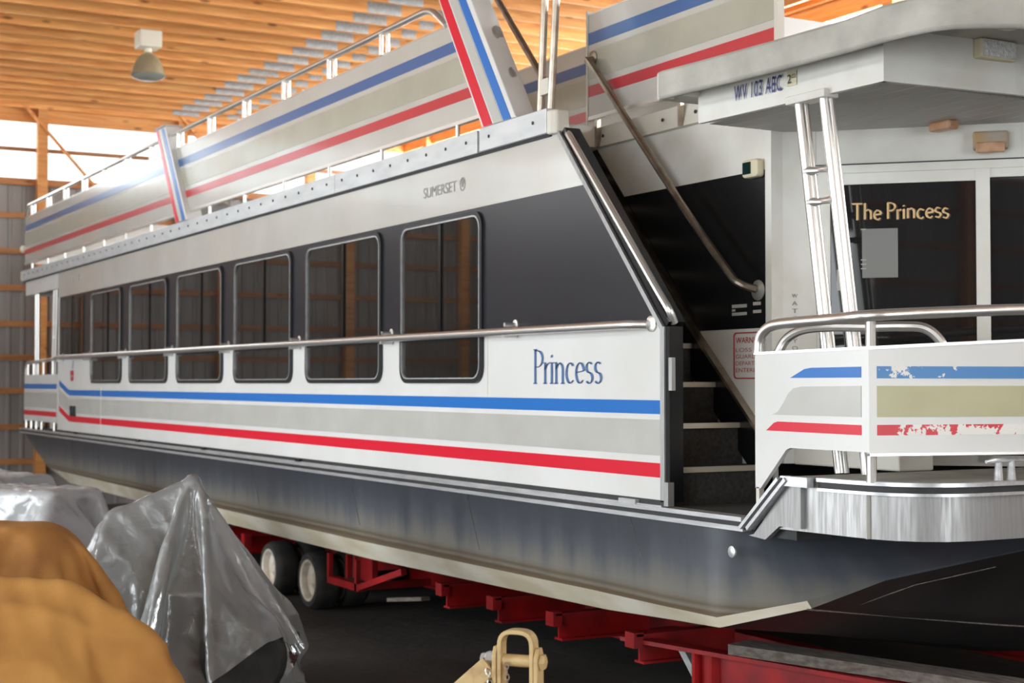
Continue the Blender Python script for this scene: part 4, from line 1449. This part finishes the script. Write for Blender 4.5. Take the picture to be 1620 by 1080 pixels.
def drape(center, size, n, rz, cols, seed, steps=220, bend=.25, warp=.05, pins=(), fine=80, slack=.94):
    """sheet dropped over colliders: solved on a coarse grid first, then refined for the small folds"""
    r = np.random.default_rng(seed)
    nx, ny = n
    sx, sy = size
    U, V = np.meshgrid(np.linspace(-sx / 2, sx / 2, nx), np.linspace(-sy / 2, sy / 2, ny), indexing='ij')
    co, si = math.cos(rz), math.sin(rz)
    P = np.zeros((nx, ny, 3))
    U, V = U * slack, V * slack
    P[..., 0] = center[0] + U * co - V * si
    P[..., 1] = center[1] + U * si + V * co
    P[..., 2] = center[2] + r.normal(0, .012, (nx, ny)) + warp * np.sin(3.1 * U + seed) * np.cos(2.3 * V + 2 * seed)

    def con(A, B, L, k):
        d = B - A
        l = np.sqrt((d * d).sum(-1, keepdims=True)) + 1e-9
        c = d * (0.5 * k * (l - L) / l)
        A += c
        B -= c

    def solve(P, steps, sub, grav, bend, pad):
        nx, ny = P.shape[:2]
        pin = []
        for p in pins:
            d = ((P - np.array(p)) ** 2).sum(-1) if pad < .02 else (P[..., 0] - p[0]) ** 2 + (P[..., 1] - p[1]) ** 2
            pin.append((np.unravel_index(d.argmin(), d.shape), np.array(p)))
        Pp = P.copy()
        dx, dy = sx / (nx - 1), sy / (ny - 1)
        dd = math.hypot(dx, dy)
        for s in range(steps):
            vel = (P - Pp) * .97
            Pp = P.copy()
            P = P + vel
            P[..., 2] -= grav
            for it in range(sub):
                for o in (0, 1):
                    con(P[o:-1:2][: (nx - o) // 2], P[o + 1::2][: (nx - o) // 2], dx, 1)
                    con(P[:, o:-1:2][:, : (ny - o) // 2], P[:, o + 1::2][:, : (ny - o) // 2], dy, 1)
                for o in (0, 1):
                    a, b = P[o:-1:2, :-1], P[o + 1::2, 1:]
                    m = min(len(a), len(b))
                    con(a[:m], b[:m], dd, .35)
                    a, b = P[o:-1:2, 1:], P[o + 1::2, :-1]
                    m = min(len(a), len(b))
                    con(a[:m], b[:m], dd, .35)
                if it == 0:
                    con(P[:-2], P[2:], 2 * dx, bend)
                    con(P[:, :-2], P[:, 2:], 2 * dy, bend)
                for (i, j), t in pin:
                    P[i, j] = t
                if it % 4 == 3 or it == sub - 1:
                    F_ = P.reshape(-1, 3)
                    Q_ = Pp.reshape(-1, 3)
                    for f, args in cols:
                        d, nn = f(F_, *args)
                        d = d - pad
                        hit = d < 0
                        if hit.any():
                            F_[hit] -= nn[hit] * d[hit][:, None]
                            Q_[hit] += (F_[hit] - Q_[hit]) * .4
                    g = F_[:, 2] < .012
                    F_[g, 2] = .012
                    Q_[g] += (F_[g] - Q_[g]) * .6
                    P = F_.reshape(nx, ny, 3)
        return P

    P = solve(P, steps, 14, .0004, bend, .02)
    for ax in (0, 1):
        n0 = P.shape[ax]
        a = np.take(P, range(n0 - 1), ax)
        b = np.take(P, range(1, n0), ax)
        mid = (a + b) / 2
        sh = list(P.shape)
        sh[ax] = 2 * n0 - 1
        Q = np.zeros(sh)
        if ax == 0:
            Q[::2] = P
            Q[1::2] = mid
        else:
            Q[:, ::2] = P
            Q[:, 1::2] = mid
        P = Q
    P = P + r.normal(0, .002, P.shape)
    return solve(P, fine, 10, .00015, bend * .5, .012)


def wrinkle(P, size, seed, folds, crease=.0):
    """press soft folds into a draped sheet: folds = [(angle, spacing, height)]"""
    nx, ny = P.shape[:2]
    U, V = np.meshgrid(np.linspace(0, size[0], nx), np.linspace(0, size[1], ny), indexing='ij')
    r = np.random.default_rng(seed)
    du = np.gradient(P, axis=0)
    dv = np.gradient(P, axis=1)
    N = np.cross(du, dv)
    N /= np.linalg.norm(N, axis=-1, keepdims=True) + 1e-9
    if N[..., 2].mean() < 0:
        N = -N

    def soft(f):
        a, b, c, d = r.uniform(0, 6.28, 4)
        return .5 * np.sin(f * U + a + 1.3 * np.sin(f * .7 * V + b)) + .5 * np.sin(f * V * .9 + c + 1.1 * np.sin(f * .8 * U + d))
    h = np.zeros((nx, ny))
    for ang, sp, amp in folds:
        w = U * math.cos(ang) + V * math.sin(ang) + sp * .9 * soft(1.7) + sp * .35 * soft(4.0)
        ridge = 1 - np.abs(np.sin(math.pi * w / sp))
        h += amp * ridge ** 1.6 * np.clip(.55 + .9 * soft(2.2), 0, 1.3)
    return P + N * h[..., None]


def cover(name, P, mat, loc, solid=.004):
    nx, ny = P.shape[:2]
    mb = MB()
    L = np.array(loc)
    vs = (P.reshape(-1, 3) - L).tolist()
    fs = [[i * ny + j, (i + 1) * ny + j, (i + 1) * ny + j + 1, i * ny + j + 1] for i in range(nx - 1) for j in range(ny - 1)]
    mb.add(vs, fs)
    me = mb.mesh(name, mat, False)
    me.polygons.foreach_set('use_smooth', [True] * len(me.polygons))
    o = bpy.data.objects.new(name, me)
    COL.objects.link(o)
    o.location = loc
    ss = o.modifiers.new('subdivision', 'SUBSURF')
    ss.levels = 1
    ss.render_levels = 1
    if solid:
        sd = o.modifiers.new('thickness', 'SOLIDIFY')
        sd.thickness = solid
    return o


# machine under the clear plastic: wheels, body, handle and a tall upright
MX, MY, MR = -10.16, -1.61, R(60)
mc = empty('covered_machine', (MX, MY, 0))
mc.rotation_euler = (0, 0, MR)
tag(mc, 'dark wheeled machine standing under the peaked clear plastic sheet', 'machine')


def ml(x_, y_, z_):
    return (MX + x_ * math.cos(MR) - y_ * math.sin(MR), MY + x_ * math.sin(MR) + y_ * math.cos(MR), z_)


MB().box(-.50, .34, -.24, .24, .28, .70).build('body', 'machine', mc, bevel=.05)
MB().box(-.62, -.28, -.2, .2, .60, .92).build('hood', 'machine', mc, bevel=.06)
MB().tube([(.0, .0, .70), (.0, .0, 1.40)], [.05, .03], 10).build('upright', 'machine', mc, True)
MB().tube([(-.5, .0, .90), (-.5, .0, 1.14), (-.36, .0, 1.16)], [.04, .035, .035], 10).build('handle', 'machine', mc, True)
for xw, yw, rw in ((.42, .26, .28), (.42, -.40, .28), (-.5, .26, .2), (-.5, -.40, .2)):
    MB().lathe((xw, yw, rw), (0, 1, 0), [(rw * .5, 0), (rw * .9, -.01), (rw, .03), (rw, .12), (rw * .9, .16), (rw * .5, .15)], 28).build('wheel', 'tyre', mc, True)

P = drape((MX - .05, MY - .08, 1.60), (2.7, 2.6), (45, 43), R(24), [
    (sd_caps, (ml(0, 0, .8), ml(0, 0, 1.43), .05)),
    (sd_box, (ml(-.08, 0, .48), (.40, .22, .20), MR, .05)),
    (sd_box, (ml(-.45, 0, .75), (.16, .18, .16), MR, .04)),
    (sd_caps, (ml(-.54, 0, 1.17), ml(-.34, 0, 1.20), .06)),
    (sd_sphere, (ml(.44, -.30, .40), .22)),
    (sd_sphere, (ml(.44, .30, .40), .22)),
], 3, bend=.10, pins=[ml(0, 0, 1.51)])
P = wrinkle(P, (2.7, 2.6), 21, [(.6, .21, .016), (2.0, .17, .012), (1.2, .08, .005)])
o = cover('plastic_sheet', P, 'film', (MX, MY, 0), 0)
tag(o, 'clear plastic sheet rising to a sharp peak beside the trailer wheels', 'plastic sheet', 'plastic sheets over stored machines')

P = drape((-12.85, -2.1, 1.42), (2.7, 2.1), (38, 31), R(40), [
    (sd_box, ((-12.95, -2.12, .62), (.46, .28, .57), R(40), .03)),
    (sd_sphere, ((-12.60, -1.70, 1.16), .07)),
    (sd_box, ((-12.45, -2.0, .40), (.16, .25, .40), R(20), .04)),
], 5, bend=.12, pins=[(-12.62, -1.72, 1.25)])
P = wrinkle(P, (2.7, 2.1), 22, [(.5, .25, .02), (2.1, .2, .016), (1.4, .1, .008)])
o = cover('plastic_sheet', P, 'filmwhite', (-12.85, -2.1, 0), 0)
tag(o, 'cloudy plastic sheet over a flat-topped block behind the brown canvas', 'plastic sheet', 'plastic sheets over stored machines')
bx = MB().box(-.45, .45, -.27, .27, 0, 1.15).build('covered_crate', 'machine', bevel=.05)
bx.location = (-12.95, -2.12, 0)
bx.rotation_euler = (0, 0, R(40))
tag(bx, 'dark crate-shaped bulk hidden under the cloudy plastic sheet', 'crate')

P = drape((-16.1, -1.95, 1.4), (2.6, 2.2), (33, 29), R(38), [
    (sd_box, ((-16.15, -1.95, .58), (.55, .40, .54), R(38), .03)),
    (sd_box, ((-15.6, -2.0, .45), (.25, .25, .42), R(10), .04)),
    (sd_sphere, ((-16.45, -1.75, 1.14), .07)),
], 9, bend=.12)
P = wrinkle(P, (2.6, 2.2), 23, [(.4, .28, .03), (2.2, .2, .02), (1.4, .1, .01)])
o = cover('plastic_sheet', P, 'filmwhite', (-16.1, -1.95, 0), 0)
tag(o, 'shiny white plastic sheet farthest back at the frame edge near the end wall', 'plastic sheet', 'plastic sheets over stored machines')
bx = MB().box(-.54, .54, -.39, .39, 0, 1.1).build('covered_crate', 'fadegrey', bevel=.05)
bx.location = (-16.15, -1.95, 0)
bx.rotation_euler = (0, 0, R(38))
tag(bx, 'pale crate-shaped bulk hidden under the farthest white plastic sheet', 'crate')

P = drape((-9.2, -3.1, 1.5), (2.3, 2.0), (38, 33), R(52), [
    (sd_sphere, ((-9.16, -3.06, 1.02), .27)),
    (sd_sphere, ((-9.04, -2.88, 1.03), .26)),
    (sd_sphere, ((-9.02, -2.78, .80), .26)),
    (sd_box, ((-9.35, -3.40, .60), (.26, .26, .52), R(30), .10)),
    (sd_box, ((-9.0, -3.05, .40), (.20, .28, .36), R(60), .05)),
], 11, bend=.16, slack=.84)
P = wrinkle(P, (2.3, 2.0), 24, [(.9, .34, .045), (2.4, .26, .022), (1.6, .12, .007)])
o = cover('canvas_tarp', P, 'canvas2', (-9.2, -3.1, 0), .008)
tag(o, 'brown canvas tarp draped in a rounded dome behind the front tarp', 'tarp', 'canvas tarps over stored goods')

P = drape((-7.45, -3.3, 1.32), (2.3, 2.8), (40, 48), R(-28), [
    (sd_caps, ((-7.85, -4.0, 1.02), (-7.60, -3.38, 1.10), .06)),
    (sd_caps, ((-7.60, -3.38, 1.10), (-7.43, -3.07, 1.08), .06)),
    (sd_caps, ((-7.43, -3.07, 1.08), (-7.27, -2.77, .88), .05)),
    (sd_caps, ((-7.27, -2.77, .88), (-7.12, -2.64, .60), .05)),
    (sd_box, ((-7.6, -3.5, .45), (.28, .42, .34), R(-28), .05)),
    (sd_sphere, ((-7.22, -3.15, .66), .14)),
    (sd_sphere, ((-7.30, -3.55, .78), .12)),
], 14, bend=.16, slack=.82, warp=.09)
P = wrinkle(P, (2.3, 2.8), 27, [(1.35, .42, .06), (.5, .3, .03), (2.2, .13, .008)])
o = cover('canvas_tarp', P, 'canvas', (-7.45, -3.3, 0), .008)
tag(o, 'orange tan canvas tarp in deep folds nearest the viewer', 'tarp', 'canvas tarps over stored goods')

# ------------------------------------------------------------------ hitch of a tan implement in front
HX, HY = -4.79, -2.09
hit = empty('implement_hitch', (HX, HY, 0))
hit.rotation_euler = (0, 0, R(40))
tag(hit, 'tan steel hitch frame with clevis, pin and safety chain', 'hitch')
# local x runs across the clevis, y away from the viewer
mb = MB()
strap = fillet([(-.062, 0, .55), (-.062, 0, 1.205), (.062, 0, 1.205), (.062, 0, .55)], .05, 6)
lo_, hi_ = [], []
n = len(strap)
for i, p in enumerate(strap):
    a, b = strap[max(i - 1, 0)], strap[min(i + 1, n - 1)]
    t = (b - a).normalized()
    nn = Vector((t.z, 0, -t.x))
    for yy_, w_ in ((-.032, 0), (.032, 0)):
        pass
    lo_.append((p + nn * .008, p - nn * .008))
vs, fs = [], []
for a, b in lo_:
    for q_, y_ in ((a, -.03), (a, .03), (b, .03), (b, -.03)):
        vs.append((q_.x, y_, q_.z))
for i in range(n - 1):
    for k in range(4):
        k2 = (k + 1) % 4
        fs.append([i * 4 + k, i * 4 + k2, (i + 1) * 4 + k2, (i + 1) * 4 + k])
fs += [[0, 1, 2, 3], [(n - 1) * 4 + k for k in (3, 2, 1, 0)]]
mb.add(vs, fs)
mb.build('clevis', 'tansteel', hit, bevel=.003)
for s in (-1, 1):
    MB().prism_x([(-.035, .45), (.035, .45), (.035, 1.12), (.018, 1.15), (-.018, 1.15), (-.035, 1.12)], s * .080 - .008, s * .080 + .008).build('side_plate', 'tansteel', hit, bevel=.003)
MB().tube([(-.075, 0, 1.10), (.105, 0, 1.10)], .022, 14).build('pin', 'tansteel', hit, True)
MB().lathe((-.088, 0, 1.10), (-1, 0, 0), [(.030, 0), (.030, .028), (.022, .034), (.022, .05), (.012, .055)], 6).build('bolt', 'zinc', hit)
MB().lathe((.09, 0, 1.10), (1, 0, 0), [(.03, 0), (.03, .012), (.02, .018)], 6).build('bolt', 'tansteel', hit)
MB().beam((-.10, -.01, 1.08), (-.62, -.05, .62), .05, .075, (0, 0, 1)).build('brace_arm', 'tansteel', hit, bevel=.004)
MB().beam((.075, .05, 1.0), (.12, .12, .3), .05, .05, (0, 1, 0)).build('mast', 'tansteel', hit)
MB().box(-.7, .5, -.08, .12, .0, .5).build('base_frame', 'tansteel', hit, bevel=.01)


def ring(r, th, n=10, stretch=1.6):
    vs, fs = [], []
    for i in range(n):
        a = 2 * math.pi * i / n
        c = Vector((math.cos(a) * r, 0, math.sin(a) * r * stretch))
        d = Vector((math.cos(a), 0, math.sin(a)))
        for k in range(5):
            b = 2 * math.pi * k / 5
            vs.append(c + d * math.cos(b) * th + Vector((0, 1, 0)) * math.sin(b) * th)
    for i in range(n):
        for k in range(5):
            fs.append([i * 5 + k, i * 5 + (k + 1) % 5, ((i + 1) % n) * 5 + (k + 1) % 5, ((i + 1) % n) * 5 + k])
    return MB().add(vs, fs)


lk = ring(.008, .0025).mesh('chain_link', 'zinc', True)
lk2 = ring(.008, .0025).mesh('chain_link', 'rust', True)
for i in range(9):
    inst('chain_link', lk, hit, (-.098 + .004 * i, -.045, 1.06 - .020 * i), (0, R(-12), R(90 * (i % 2) + 20)))
    inst('chain_link', lk2, hit, (-.030 + .001 * i, -.036, 1.085 - .020 * i), (0, 0, R(90 * (i % 2) + 10)))
